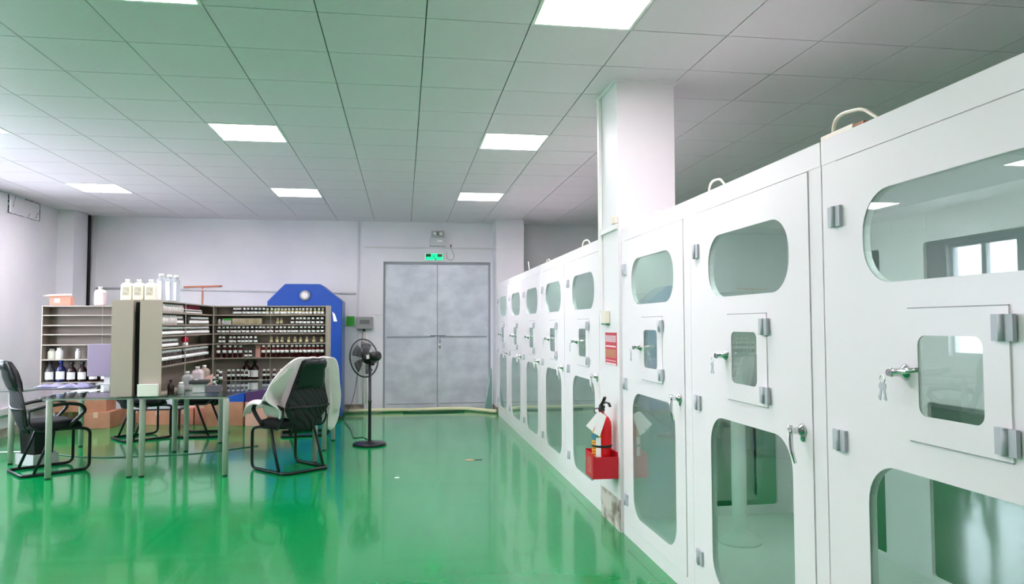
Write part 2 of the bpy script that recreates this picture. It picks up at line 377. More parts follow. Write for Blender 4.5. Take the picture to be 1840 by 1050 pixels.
def cabinet(y0, y1, centres, label, open_lo=False, open_hi=False, end_window=False, pipe=None):
    c = empty('spray_cabinet', (FX, y0, 0), 0, label, 'cabinet', 'white glazed cabinets along the right side')
    H = y1-y0; D = BX-FX; bm = bmesh.new(); g = .004; f0 = .004
    y0s = .002; y1s = H-.002
    edges = []
    for yc in sorted(centres): edges += [yc-y0-.526-g, yc-y0+.526+g]
    ys = [y0s]+edges+[y1s]
    for i in range(0, len(ys), 2):                                                    # posts, the inner ones split by a seam
        a_, b_ = ys[i], ys[i+1]; q_ = (a_+b_)/2
        if 0 < i < len(ys)-2: box(bm, f0, .05, a_, q_-.0015, .09-g, 2.0+g); box(bm, f0, .05, q_+.0015, b_, .09-g, 2.0+g)
        else: box(bm, f0, .05, a_, b_, .09-g, 2.0+g)
    box(bm, f0-.002, .05, y0s, y1s, 2.0+g, CH)                                       # fascia
    box(bm, f0, .05, y0s, y1s, 0, .09-g)                                              # kick rail
    box(bm, .05, D, y0s, y1s, CH-.02, CH); box(bm, .05, D, y0s, y1s, .06, .1, mi=1)
    if not open_lo: box(bm, .05, D, y0s, y0s+.02, .1, CH-.02, mi=1)
    if not open_hi and not end_window: box(bm, .05, D, y1s-.02, y1s, .1, CH-.02, mi=1)
    if end_window:
        my = lambda u, v, t: (u, y1s-.02+t, v)
        plate_hole(bm, my, (.05, D, .1, 1.2), (.66, 1.12, .16, 1.0), .02, 0, .02, 4); box(bm, .05, D, y1s-.02, y1s, 1.2, CH-.02, mi=1)
    if y0s < .1:
        n = len(centres); cc = sorted(centres); bounds = [y0s+.02*0]+[((cc[i]+cc[i+1])/2-y0) for i in range(n-1)]+[y1s-.02*0]
        for k in range(n):
            m_ = mx(D-.02); q = cc[k]-y0
            plate_hole(bm, m_, (bounds[k], bounds[k+1], .1, 1.25), (q-.44, q+.44, .12, 1.02), .02, 0, .02, 4)
            plate_hole(bm, m_, (bounds[k], bounds[k+1], 1.25, CH-.02), (q-.44, q+.44, 1.52, 1.86), .02, 0, .02, 4)
    obj('body', bm, [cab_m, cabin_m], c)
    for yc in centres: door(c, yc, y0)
    bm = bmesh.new(); box(bm, .06, .11, .15, H-.15, CH-.075, CH-.0205); lt = obj('added_fill_batten', bm, white_m, c)  # fill light added behind the fascia to brighten the inside
    obj('added_fill_tube', B(.07, .10, .17, H-.17, CH-.083, CH-.0755), tube_m, lt)
    if pipe:
        bm = bmesh.new(); lathe(bm, [(.13, .1), (.125, .112), (.08, .14), (.045, .18), (.042, 1.12), (.03, 1.125)], pipe[0]-FX, pipe[1]-y0, 0, 20); obj('exhaust_pipe', bm, cabin_m, c)
    return c
cabinet(0.0, 2.438, [.595, 1.821], 'white glazed cabinet nearest the viewpoint, cut off by the right edge', open_hi=True)
cabinet(2.442, 4.905, [3.055, 4.297], 'white double-door glazed cabinet between the nearest one and the column', open_lo=True, end_window=True, pipe=(2.04, 4.28))
cabinet(5.44, 7.955, [6.02, 7.262], 'white double-door glazed cabinet just beyond the column and fire extinguisher')
cabinet(7.965, 11.62, [8.50, 9.75, 11.02], 'white three-door glazed cabinet farthest away, beside the metal doors')
# key bunches in the hatch locks
def keys(yc, lab):
    k = empty('key_ring', (FX-.06, yc+.215, 1.275), 0, lab, 'keys', 'keys hanging from the hatch handles')
    bm = bmesh.new(); tube(bm, [(0, .012*math.cos(a), .012*math.sin(a)-.012) for a in [2*PI*i/12 for i in range(12)]], .0016, 6, closed=True); obj('ring', bm, chrome_m, k)
    for dy, an in ((.0, -.25), (.004, .2)):
        bm = bmesh.new(); lathe(bm, [(.012, -.0012), (.012, .0012)], 0, 0, -.034, 12, M=Matrix.Rotation(PI/2, 4, 'Y')); box(bm, -.001, .001, -.004, .004, -.078, -.044); box(bm, -.001, .001, .004, .008, -.074, -.066)
        for v in bm.verts: v.co = Matrix.Rotation(an, 3, 'X') @ v.co + Vector((dy-.003, 0, 0))
        obj('key', bm, hinge_m, k)
keys(1.821, 'small key ring hanging at the hatch handle of the nearest cabinet')
keys(3.055, 'small key ring at the hatch handle of the second door from the right')
keys(4.297, 'small key ring at the hatch handle of the door just right of the column')
keys(6.02, 'small key ring at the hatch handle of the first door left of the column')
keys(7.262, 'small key ring at the hatch handle of the second door left of the column')
# wires and boxes on the cabinet roofs
def wire(pts, lab, m_=cream_m, r=.006):
    tag(T('power_cable', rounded(pts, .08, 6), r, m_), lab, 'cable', 'cable loops on the cabinet roofs')
def loop(y, h, w, lab, x=1.60):
    wire([(x, y+w, CH+.006), (x, y+w*.8, CH+h), (x+.02, y+w*.1, CH+h*1.05), (x, y-w, CH+h*.3), (x+.02, y-w*1.5, CH+.006)], lab)
loop(3.55, .09, .11, 'cream cable loop on the roof of the second cabinet')
loop(4.60, .09, .13, 'thin cream cable loop on the cabinet roof against the column', 1.66)
loop(6.28, .09, .16, 'white cable loop on the roof of the cabinet beyond the column')
loop(8.0, .07, .12, 'short cable loop on the roof where the two far cabinets meet')
wire([(1.6, 9.2, CH+.006), (1.6, 9.3, CH+.12), (1.62, 9.42, CH+.16)], 'short upright cable end on the roof of the farthest cabinet')
jb = empty('junction_box', (1.60, 2.36, CH), 0, 'cream junction box with a brown end on the roof of the near cabinet', 'junction box')
obj('housing', B(-.04, .04, -.02, .18, 0, .045), cream_m, jb, bevel=.004); obj('brown_end', B(-.035, .035, -.075, -.021, 0, .04), mat('brown_tape', (170, 110, 80), .6), jb)
T('lead', [(0, .16, .04), (0, .15, .10), (0, .10, .115), (0, -.02, .10), (.0, -.12, .03), (0, -.16, .006)], .007, cream_m, jb, rad=.04)
tag(T('power_cable', rounded([(1.68, 6.9, CH+.008), (1.68, 7.8, CH+.03), (1.68, 8.5, CH+.008)], .3), .007, cream_m), 'cream cable lying along the roof of the two far cabinets', 'cable', 'cable loops on the cabinet roofs')

# ------------------------------------------------------------------ things on the column
bm = bmesh.new(); box(bm, 1.460, 1.483, 5.33, 5.37, 1.52, CZ-.022); tag(obj('conduit', bm, white_m), 'white vertical conduit on the far edge of the column', 'conduit')
tag(obj('conduit', B(1.466, 1.484, 4.93, 5.32, 2.10, 2.135), white_m), 'white horizontal trunking on the column at cabinet roof height', 'conduit')
tag(obj('junction_box', B(1.455, 1.484, 4.935, 5.01, 2.14, 2.19), cream_m, bevel=.004), 'small cream box on the column above the trunking', 'junction box')
sw = empty('switch_box', (1.484, 5.21, 1.43), 0, 'cream switch box with green trim on the column above the notice', 'switch')
obj('housing', B(-.035, 0, -.055, .055, .008, .10), cream_m, sw, bevel=.004); obj('green_strip', B(-.033, 0, -.05, .05, 0, .007), green_dot, sw)
obj('side_plate', B(-.018, 0, .058, .14, .02, .09), white_m, sw)
nt_ = empty('notice', (1.484, 5.13, 1.14), 0, 'red and white printed notice on the column above the extinguisher', 'notice')
obj('sheet', B(-.002, 0, -.145, .145, 0, .235), mat('notice_red', (206, 70, 84), .5), nt_)
bm = bmesh.new()
for z0, z1, mi in ((.232, .236, 0), (.165, .212, 0), (.128, .14, 0), (.055, .11, 1), (.028, .034, 0), (.0, .016, 0)): box(bm, -.003, -.0021, -.13, .13, z0, z1-.001, mi=mi)
obj('text_blocks', bm, [mat('notice_pale', (236, 210, 214), .6), mat('notice_tan', (206, 150, 110), .6)], nt_)
bm = bmesh.new()
for z in (.205, .197, .189, .181, .173, .1, .09, .08, .07, .062):
    y = -.125
    while y < .12:
        l = random.uniform(.01, .04); box(bm, -.0035, -.003, y, min(y+l, .125), z-.002, z+.001); y += l+.008
obj('text_lines', bm, mat('notice_ink', (150, 70, 80), .6), nt_)
# extinguisher bracket box
bx = empty('extinguisher_box', (1.394, 5.075, .36), 0, 'open red wall box on the column holding the fire extinguisher', 'box')
bm = bmesh.new()
x0, x1, y0, y1, h, t = -.092, .088, -.105, .105, .17, .006
box(bm, x0, x1, y0, y1, 0, t); box(bm, x0, x1, y0, y0+t, t, h-.02); box(bm, x0, x1, y1-t, y1, t, h+.01); box(bm, x0, x0+t, y0+t, y1-t, t, h); box(bm, x1-t, x1, y0+t, y1-t, t, h+.01)
obj('shell', bm, redbox_m, bx)
bm = bmesh.new(); box(bm, x0-.0012, x0-.0002, -.07, .08, .03, .14); obj('worn_label', bm, mat('worn_label', (176, 96, 88), .7, noise=(40, 3, .4, .6), rgb2=(200, 60, 60)), bx)
ex = empty('fire_extinguisher', (1.394, 5.075, .367), 0, 'red dry powder fire extinguisher with white tags in the red wall box', 'fire extinguisher')
bm = bmesh.new(); lathe(bm, [(.066, 0), (.070, .01), (.070, .34), (.066, .375), (.052, .405), (.03, .425), (.02, .432), (.018, .45)], seg=28); obj('cylinder', bm, red_m, ex)
bm = bmesh.new(); lathe(bm, [(.022, .449), (.024, .46), (.02, .48), (.012, .495)], seg=14); box(bm, -.012, .012, -.05, .02, .478, .492); obj('valve', bm, black_m, ex)
T('carry_lever', [(0, .03, .485), (.0, -.02, .505), (0, -.06, .53), (.0, -.09, .555)], .007, black_m, ex, rx=1.8)
T('squeeze_lever', [(0, .02, .49), (.02, -.04, .515), (.03, -.085, .512), (.035, -.1, .49)], .006, black_m, ex, rx=1.8)
bm = bmesh.new(); tube(bm, [(-.03*math.cos(a)-.035, -.04+.02*math.sin(a), .455+.018*math.sin(a)) for a in [2*PI*i/10 for i in range(10)]], .004, 6, closed=True); obj('pin_ring', bm, black_m, ex)
bm = bmesh.new(); box(bm, -.1, -.03, -.0795, -.0785, .295, .30)
bm.free()
def arcband(r, a0, a1, z0, z1, n=10):
    bm = bmesh.new(); prev = None
    for i in range(n+1):
        a = math.radians(a0+(a1-a0)*i/n); A = bm.verts.new((r*math.cos(a), r*math.sin(a), z0)); C = bm.verts.new((r*math.cos(a), r*math.sin(a), z1))
        if prev: bm.faces.new((prev[0], A, C, prev[1])).smooth = True
        prev = (A, C)
    return bm
obj('yellow_label', arcband(.0708, 170, 250, .05, .32), yellow_m, ex)
obj('blue_label', arcband(.0712, 172, 236, .25, .30), mat('label_teal', (60, 130, 150), .5), ex)
obj('pale_label', arcband(.0712, 220, 250, .05, .27), paper_m, ex)
bm = bmesh.new()
for k in range(9): 
    b2 = arcband(.0716, 186, 216, .07+k*.02, .076+k*.02); me = bpy.data.meshes.new('t'); b2.to_mesh(me); b2.free(); bm.from_mesh(me); bpy.data.meshes.remove(me)
obj('label_print', bm, redbox_m, ex)
bm = bmesh.new(); lathe(bm, [(.0705, .2), (.0725, .202), (.0725, .216), (.0705, .218)], seg=28); obj('strap', bm, black_m, ex)
def sheet(pts, th=.001):
    bm = bmesh.new(); a = [bm.verts.new(p) for p in pts]; b = [bm.verts.new(Vector(p)+Vector((0, th, 0))) for p in pts]
    bm.faces.new(a); bm.faces.new(b); n = len(pts)
    for i in range(n): bm.faces.new((a[i], a[(i+1) % n], b[(i+1) % n], b[i]))
    return bm
obj('paper_tag', sheet([(-.035, -.085, .455), (.012, -.088, .425), (-.04, -.094, .285), (-.085, -.09, .31)]), paper_m, ex)
obj('paper_tag', sheet([(-.05, -.075, .45), (-.02, -.078, .44), (-.09, -.086, .32), (-.135, -.082, .36)]), paper_m, ex)

# ------------------------------------------------------------------ far wall fittings
es = empty('exit_sign', (.505, YF-.036, 2.575), 0, 'small green lit exit sign above the metal double door', 'exit sign')
obj('housing', B(-.15, .15, -.028, 0, -.06, .06), lgrey_m, es, bevel=.004)
gl = mat('exit_green', (10, 230, 120), .5, emit=(10, 255, 130), es=.7); gd = mat('exit_dark', (4, 40, 30), .3)
obj('face', B(-.143, .143, -.031, -.0285, -.053, .053), gl, es)
bm = bmesh.new(); box(bm, -.138, -.05, -.033, -.0312, -.002, .05); box(bm, .055, .138, -.033, -.0312, -.002, .05); box(bm, -.138, -.128, -.033, -.0312, -.045, -.003); box(bm, .055, .13, -.033, -.0312, -.05, -.042); box(bm, .01, .04, -.033, -.0312, -.052, -.028)
obj('dark_windows', bm, gd, es)
bm = bmesh.new()                                   # running figure in the middle
lathe(bm, [(.008, 0), (.008, .0015)], .006, -.0312, .036, 10, M=Matrix.Rotation(PI/2, 4, 'X'))
for a, b, w in (((.0, .026), (-.004, -.002), .007), ((-.002, .022), (-.028, .012), .004), ((-.002, .022), (.02, .008), .004), ((-.004, -.002), (.016, -.018), .005), ((-.004, -.002), (-.02, -.024), .005), ((-.02, -.024), (-.036, -.02), .004)):
    tube(bm, [(a[0], -.0325, a[1]), (b[0], -.0325, b[1])], w, 6)
obj('running_figure', bm, mat('exit_figure', (0, 120, 70), .4), es)
em = empty('emergency_lamp', (.555, YF-.001, 2.76), 0, 'white emergency lamp unit with two round heads above the exit sign', 'emergency light')
obj('battery_box', B(-.12, .12, -.06, 0, 0, .14), lgrey_m, em, bevel=.006); obj('top_plate', B(-.10, .12, -.03, 0, .15, .26), mat('lamp_plate', (190, 188, 190), .4), em)
obj('label_strip', B(-.0, .09, -.0615, -.0605, .07, .1), paper_m, em)
for x in (-.035, .065):
    bm = bmesh.new(); lathe(bm, [(.02, 0), (.038, .02), (.042, .05), (.036, .055)], x, -.03, .205, 16, M=Matrix.Rotation(PI/2, 4, 'X')); h = obj('lamp_head', bm, grey_m, em)
    bm = bmesh.new(); lathe(bm, [(.032, 0), (.02, .006), (.004, .008)], x, -.085, .205, 14, M=Matrix.Rotation(PI/2, 4, 'X')); obj('lens', bm, white_m, h)
tag(T('power_cable', rounded([(.68, YF-.03, 2.76), (.72, YF-.03, 2.66), (.72, YF-.04, 2.55), (.80, YF-.04, 2.51), (.85, YF-.04, 2.58), (.81, YF-.04, 2.68), (.79, YF-.04, 2.74)], .05), .005, grey_m), 'thin grey cable loop hanging beside the exit sign', 'cable')
tag(obj('socket', B(.78, .80, YF-.045, YF-.036, 2.71, 2.79), black_m), 'small black plug end on the wall above the door, right of the exit sign', 'plug')
tag(obj('conduit', B(-.64, 1.50, YF-.05, YF-.036, 2.715, 2.74), lgrey_m), 'pale horizontal trunking above the metal doors', 'conduit')
tag(obj('conduit', B(-.76, -.73, YF-.02, YF-.001, .13, CZ-.002), lgrey_m), 'pale vertical strip on the far wall left of the metal doors', 'conduit')
tag(T('conduit', [(-4.79, YF-.02, 2.03), (-2.3, YF-.02, 1.99), (-.78, YF-.02, 1.955)], .014, lgrey_m), 'thin grey pipe running along the far wall above the racks', 'pipe')
tag(T('conduit', [(-.60, YF-.05, 1.30), (-.60, YF-.05, .14)], .010, cream_m), 'cream pipe running down the wall behind the fan', 'pipe')
tag(T('conduit', [(-.66, YF-.05, 1.30), (-.66, YF-.05, .14)], .008, cream_m), 'thinner cream pipe just left of the one behind the fan', 'pipe')
o_ = empty('wall_pipe', (-3.2, YF-.02, 1.6), 0, 'faded orange pipe with a cross arm on the far wall above the racks', 'pipe')
T('upright', [(0, 0, 0), (0, 0, .45)], .010, orange_m, o_); T('cross_arm', [(-.28, 0, .452), (.3, 0, .47)], .014, orange_m, o_)
bm = bmesh.new(); box(bm, -4.96, -4.945, YF-.6, YF-.56, 0, 1); bm.free()
tag(T('riser_pipe', [(-4.83, YF-.04, .0), (-4.83, YF-.04, CZ-.01)], .03, lgrey_m, seg=12), 'pale vertical pipe in the far left corner next to the wall', 'pipe')
tag(obj('riser_cable_tray', B(-4.858, -4.835, YF-.2, YF-.13, 0, CZ-.01), dark_m), 'dark vertical slot strip on the corner pilaster', 'strip')
eb = empty('electric_box', (-.76, YF-.021, 1.37), 0, 'grey electrical box with a dark front on the wall beside the blue machine', 'electrical box')
obj('housing', B(.0, .26, -.09, -.016, 0, .2), grey_m, eb, bevel=.005); obj('window', B(.05, .21, -.094, -.0905, .08, .15), mat('box_window', (110, 112, 112), .3), eb)
obj('cable_gland', B(.1, .14, -.06, -.03, -.04, -.001), black_m, eb)
tag(obj('safety_sign', B(-.93, -.80, YF-.016, YF-.001, 1.42, 1.58), green_m), 'small bright green sign left of the grey electrical box', 'sign')
bm = bmesh.new(); tube(bm, rounded([(-.47, YF-.05, 1.61), (-.38, YF-.05, 1.61), (-.33, YF-.05, 1.58), (-.36, YF-.05, 1.54), (-.44, YF-.05, 1.57)], .03), .005, 6); tag(obj('cable_hook', bm, white_m), 'white wire hook on the wall left of the metal doors', 'hook')
# hose along the foot of the wall
pts = [(-1.0, 12.22, .035), (-.4, 12.25, .04), (.2, 12.24, .035), (.8, 12.26, .04), (1.05, 12.24, .04), (1.3, 12.0, .035), (1.42, 11.85, .035), (1.5, 11.8, .035)]
tag(T('hose', rounded(pts, .15), .03, foamy_m, seg=10), 'pale yellow hose lying along the foot of the far wall', 'hose')
tag(T('hose', rounded([(.0, 12.1, .014), (.5, 12.06, .014), (1.0, 12.1, .014)], .15), .012, mat('dark_hose', (40, 80, 66), .5), seg=8), 'thin dark green cable on the floor before the metal doors', 'cable')
# leaning green glass sheet
bm = bmesh.new(); a = [(1.33, 12.10, .004), (1.455, 12.06, .004), (1.462, 12.18, .70), (1.44, 12.2, .72)]
vs = [bm.verts.new(p) for p in a]; v2 = [bm.verts.new((p[0], p[1]+.008, p[2])) for p in a]; bm.faces.new(vs); bm.faces.new(v2)
for i in range(4): bm.faces.new((vs[i], vs[(i+1) % 4], v2[(i+1) % 4], v2[i]))
tag(obj('glass_offcut', bm, teal_m), 'tapered green glass sheet leaning beside the right door leaf', 'glass sheet')
# patched opening on the left wall
pt = empty('wall_patch', (XL, 10.7, 2.9), 0, 'peeling white cover taped over an opening high on the left wall', 'wall patch')
obj('cover', B(.0, .012, -.41, .41, .01, .25), wall_m, pt)
bm = bmesh.new()
random.seed(3)
def rag(y0_, z0_, y1_, z1_, n=14, w=.004):
    p = []
    for i in range(n+1):
        t = i/n; p.append((.014, y0_+(y1_-y0_)*t+random.uniform(-.004, .004), z0_+(z1_-z0_)*t+random.uniform(-.006, .006)))
    tube(bm, p, [random.uniform(.3, 1)*w for _ in p], 5)
rag(-.41, .01, .41, .01); rag(.41, .01, .41, .25, w=.007); rag(-.41, .01, -.41, .25, w=.009); rag(.0, .25, .41, .25, w=.006); rag(-.3, .1, -.25, .24, 6); rag(.1, .02, .14, .08, 4); rag(.3, .03, .36, .12, 4)
obj('torn_edges', bm, mat('torn_edge', (60, 58, 58), .8), pt)
obj('loose_flap', B(.0125, .02, -.40, -.36, .02, .18), paper_m, pt)

# ------------------------------------------------------------------ blue machine behind the racks
bl = empty('blue_machine', (-1.47, 11.4, 0), 0, 'tall blue machine housing with an angular top behind the bottle racks', 'machine')
bm = bmesh.new(); prof = [(-.56, .05), (-.56, 1.8), (-.30, 2.06), (.22, 2.06), (.545, 1.80), (.545, .05)]
a = [bm.verts.new((x, 0, z)) for x, z in prof]; b = [bm.verts.new((x, .6, z)) for x, z in prof]
bm.faces.new(a); bm.faces.new(b)
for i in range(6): bm.faces.new((a[i], a[(i+1) % 6], b[(i+1) % 6], b[i]))
obj('housing', bm, blue_m, bl, bevel=.012)
obj('plinth', B(-.54, .53, .02, .58, 0, .05), black_m, bl)
bm = bmesh.new(); lathe(bm, [(.075, 0), (.078, .012), (.062, .03)], -.005, 0, 1.885, 24, M=Matrix.Rotation(PI/2, 4, 'X')); dl = obj('dial', bm, grey_m, bl)
bm = bmesh.new(); lathe(bm, [(.048, 0), (.044, .008)], -.005, -.0305, 1.885, 20, M=Matrix.Rotation(PI/2, 4, 'X')); obj('dial_face', bm, lgrey_m, dl)
bm = sheet([(.40, -.004, 1.64), (.44, -.004, 1.6), (.475, -.004, 1.49), (.42, -.004, 1.49)], .002); obj('white_sticker', bm, paper_m, bl)

# ------------------------------------------------------------------ glass desks
TZ = .766
def desk(name_label, poly, legs, extra_rails):
    d = empty('glass_desk', (0, 0, 0), 0, name_label, 'desk')
    bm = bmesh.new(); prism(bm, poly, TZ-.012, TZ); obj('glass_top', bm, table_m, d)
    for (x, y) in legs:
        bm = bmesh.new(); lathe(bm, [(.018, .012), (.027, .014), (.029, TZ-.05), (.029, TZ-.034)], x, y, 0, 12)
        l = obj('leg', bm, steel_m, d); bm = bmesh.new(); lathe(bm, [(.024, 0), (.024, .012)], x, y, 0, 10); obj('foot', bm, black_m, l)
    bm = bmesh.new()
    for (a, b) in extra_rails:
        v = Vector((b[0]-a[0], b[1]-a[1], 0)); n = Vector((-v.y, v.x, 0)).normalized()*.015
        q = [(a[0]+n.x, a[1]+n.y), (b[0]+n.x, b[1]+n.y), (b[0]-n.x, b[1]-n.y), (a[0]-n.x, a[1]-n.y)]; prism(bm, q, TZ-.034, TZ-.0125)
    obj('frame_rail', bm, steel_m, d)
    return d
PL = [(-3.36, 7.36), (-2.525, 7.34), (-2.525, 9.5), (-4.3, 9.5), (-4.36, 8.9), (-4.12, 8.22), (-3.98, 8.24), (-3.86, 8.45), (-3.36, 8.42)]
LL = [(-3.285, 7.47), (-2.565, 7.45), (-4.03, 8.34), (-3.79, 9.42), (-2.57, 8.85)]
desk('glass-topped desk with grey legs in the left workstation', PL, LL, [((-3.34, 7.47), (-2.54, 7.45)), ((-4.03, 8.34), (-3.79, 9.42)), ((-3.79, 9.42), (-2.57, 9.42)), ((-3.285, 7.47), (-3.285, 8.4)), ((-2.565, 7.45), (-2.565, 9.42))])
PR = [(-2.515, 7.34), (-1.64, 7.28), (-1.60, 7.6), (-1.40, 8.3), (-1.22, 8.45), (-1.05, 8.3), (-.95, 7.84), (-.86, 7.84), (-.82, 9.5), (-2.515, 9.5)]
LR = [(-2.455, 7.45), (-1.675, 7.36), (-2.445, 8.85), (-.91, 7.92), (-.892, 8.66), (-.86, 9.4), (-2.21, 9.43)]
desk('glass-topped desk with grey legs in the right workstation', PR, LR, [((-2.49, 7.45), (-1.66, 7.36)), ((-2.455, 7.45), (-2.455, 9.42)), ((-2.445, 9.43), (-.86, 9.4)), ((-.91, 7.92), (-.86, 9.4))])

# ------------------------------------------------------------------ bottle racks
LV = [TZ, 1.041, 1.215, 1.336, 1.445, 1.564, 1.673]       # shelf tops; first is the foot board
def rack(label, x0, x1, y0, y1, openside, dividers=()):
    """openside: '-y', '-x' or '+x'"""
    r = empty('bottle_rack', (0, 0, 0), 0, label, 'rack'); t = .012
    sides = []
    if openside == '-y':
        back = (x0+t, x1-t, y1-.006, y1); sides = [(x0, x0+t, y0, y1), (x1-t, x1, y0, y1)]; inner = (x0+t, x1-t, y0+.004, y1-.006)
    elif openside == '+x':
        back = (x0, x0+.006, y0+t, y1-t); sides = [(x0, x1, y0, y0+t), (x0, x1, y1-t, y1)]; inner = (x0+.006, x1-.004, y0+t, y1-t)
    else:
        back = (x1-.006, x1, y0+t, y1-t); sides = [(x0, x1, y0, y0+t), (x0, x1, y1-t, y1)]; inner = (x0+.004, x1-.006, y0+t, y1-t)
    for s in sides: obj('side_panel', B(*s, TZ, LV[-1]+.004), rack_m, r)
    obj('back_panel', B(*back, TZ, LV[-1]), rackb_m, r)
    for k, z in enumerate(LV):
        obj('shelf_board', B(*inner, (z-t if k else z), (z if k else z+.006)), rack_m, r)
    for (a, zz0, zz1) in dividers:
        if openside == '-y': q = (a-.002, a+.002, y0+.004, y0+.014)
        else:
            q = (x1-.012, x1-.0045, a-.003, a+.003) if openside == '+x' else (x0+.0045, x0+.03, a-.003, a+.003)
        for k in range(6):
            if LV[k] >= zz0-.01 and LV[k+1] <= zz1+.01: obj('divider', B(*q, LV[k]+(.006 if k == 0 else 0)+.0001, LV[k+1]-t-.0001), rack_m, r)
    return r
rack('taupe back rack of the left workstation, mostly empty shelves', -4.20, -2.740, 9.30, 9.48, '-y', [(-3.535, 1.2, 1.7)])
rack('taupe side rack with its flat end panel left of the black gap', -2.738, -2.547, 7.42, 9.48, '-x')
rack('taupe side rack full of bottles, its end panel right of the black gap', -2.485, -2.285, 7.42, 9.48, '+x', [(8.22, TZ, 1.7)])
rr_ = rack('taupe back rack of the right workstation lined with small bottles', -2.283, -.905, 9.30, 9.48, '-y', [(-1.61, .7, 1.7)])
obj('end_post', B(-.952, -.905, 9.290, 9.2995, TZ, LV[-1]+.004), rack_m, rr_)
bm = B(-2.5465, -2.4855, 7.50, 9.4, TZ+.001, 1.66); tag(obj('gap_shade_filler', bm, dark_m), 'black filler for the shade in the gap between the two flat end panels', 'panel')  # black block standing in for deep shade between the side racks

# ------------------------------------------------------------------ bottles: one mesh of each kind, then copies
def bottle_mesh(kind):
    """mesh slots: 0 glass, 1 cap, 2 label"""
    bm = bmesh.new()
    if kind == 'small':      # dark vial with white cap and label
        lathe(bm, [(.020, 0), (.021, .010), (.0217, .010), (.0217, .038), (.021, .038), (.020, .052), (.010, .058), (.010, .060), (.0165, .060), (.0165, .084)], seg=10, mats=[0, 2, 2, 2, 0, 0, 0, 1, 1]); M = [amber_m, paper_m, paper_m]
    elif kind == 'clear':
        lathe(bm, [(.019, 0), (.020, .010), (.0205, .010), (.0205, .036), (.020, .036), (.019, .048), (.010, .054), (.010, .058), (.0145, .058), (.0145, .08)], seg=10, mats=[0, 2, 2, 2, 0, 0, 0, 1, 1]); M = [straw_m, white_m, paper_m]
    elif kind == 'faint':
        lathe(bm, [(.017, 0), (.018, .012), (.0185, .012), (.0185, .03), (.018, .03), (.017, .048), (.009, .054), (.009, .058), (.0125, .058), (.0125, .075)], seg=10, mats=[0, 2, 2, 2, 0, 0, 0, 1, 1]); M = [straw_m, mat('pale_tan_cap', (170, 160, 140), .5), mat('cream_label', (232, 226, 190), .6)]
    elif kind == 'tall':
        lathe(bm, [(.022, 0), (.023, .056), (.0236, .056), (.0236, .09), (.023, .09), (.022, .11), (.012, .12), (.012, .126), (.0175, .126), (.0175, .15)], seg=10, mats=[0, 2, 2, 2, 0, 0, 0, 1, 1]); M = [wine_m, paper_m, paper_m]
    elif kind == 'dark':
        lathe(bm, [(.022, 0), (.023, .048), (.0236, .048), (.0236, .082), (.023, .082), (.022, .105), (.012, .116), (.012, .122), (.0175, .122), (.0175, .147)], seg=10, mats=[0, 2, 2, 2, 0, 0, 0, 1, 1]); M = [amber_m, paper_m, paper_m]
    elif kind == 'white':
        lathe(bm, [(.021, 0), (.022, .05), (.02, .062), (.013, .066), (.013, .085), (.011, .087)], seg=10, mats=[0, 0, 0, 1, 1]); M = [mat('white_jar', (222, 216, 214), .5), white_m]
    me = bpy.data.meshes.new(kind+'_bottle'); bmesh.ops.recalc_face_normals(bm, faces=bm.faces); bm.to_mesh(me); bm.free()
    for q in M: me.materials.append(q)
    return me
BM_ = {}
def put(kind, x, y, z, label, group, name='small_bottle', s=1):
    if kind not in BM_:
        o = bpy.data.objects.new(name, bottle_mesh(kind)); BM_[kind] = o
    else:
        o = BM_[kind].copy(); o.name = name
    COL.objects.link(o); o.location = (x, y, z+.0005); o.scale = (s, s, s); o.rotation_euler = (0, 0, random.uniform(0, 6)); tag(o, label, 'bottle', group); return o
random.seed(11)
def brow(kind, pxs, lev, label, group, s=1, name='small_bottle', y=9.345):
    for p in pxs:
        x = at(p, 600, 1, y).x; x = -.98+(x+.98)*(1.262/1.38); put(kind, x, y+random.uniform(-.004, .004), LV[lev]+(.006 if lev == 0 else 0), label, group, name, s)
cr = lambda L_: [280+v/4.376 for v in L_]
RR = 'right workstation back rack'
brow('small', cr([550, 575, 601, 637, 670, 703, 735, 768, 802]), 5, 'small white-capped bottle on the top shelf of the right back rack, left half', 'white-capped bottles, top shelf of the '+RR)
brow('clear', cr([835, 872, 901, 929, 961, 989, 1021, 1054, 1086, 1115, 1144, 1176, 1208, 1243, 1277, 1310]), 5, 'small pale bottle on the right half of the top shelf, right back rack', 'pale bottles, top shelf of the '+RR)
brow('white', cr([420, 452]), 4, 'little white bottle at the left end of the second shelf of the right back rack', 'white bottles, second shelf of the '+RR, .75)
brow('faint', cr([922, 955]), 4, 'pale small bottle alone in the middle of the second shelf, right back rack', 'lone pale pair, second shelf of the '+RR)
brow('small', cr([1050, 1093, 1123, 1155, 1190, 1228, 1268, 1306]), 4, 'small dark bottle at the right end of the second shelf, right back rack', 'dark bottles, second shelf of the '+RR)
brow('small', cr([418, 455, 490, 525, 556, 592, 630, 665, 704, 742, 774, 804, 841, 873, 916, 952, 986, 1021, 1056, 1087, 1126, 1160, 1195, 1232, 1272, 1308]), 3, 'small dark bottle in the full row on the third shelf of the right back rack', 'full row, third shelf of the '+RR)
brow('small', cr([428, 458, 519, 550, 590, 624, 658, 694, 735]), 2, 'small dark bottle on the left part of the fourth shelf, right back rack', 'dark bottles, fourth shelf of the '+RR)
brow('faint', cr([870, 920, 962, 1020, 1075, 1123, 1175, 1236, 1303]), 2, 'small faint yellowish bottle on the right part of the fourth shelf, right back rack', 'yellowish bottles, fourth shelf of the '+RR)
brow('tall', cr([415, 468, 514, 560, 604]), 1, 'tall dark red bottle at the left of the fifth shelf, right back rack', 'tall bottles left, fifth shelf of the '+RR, name='tall_bottle')
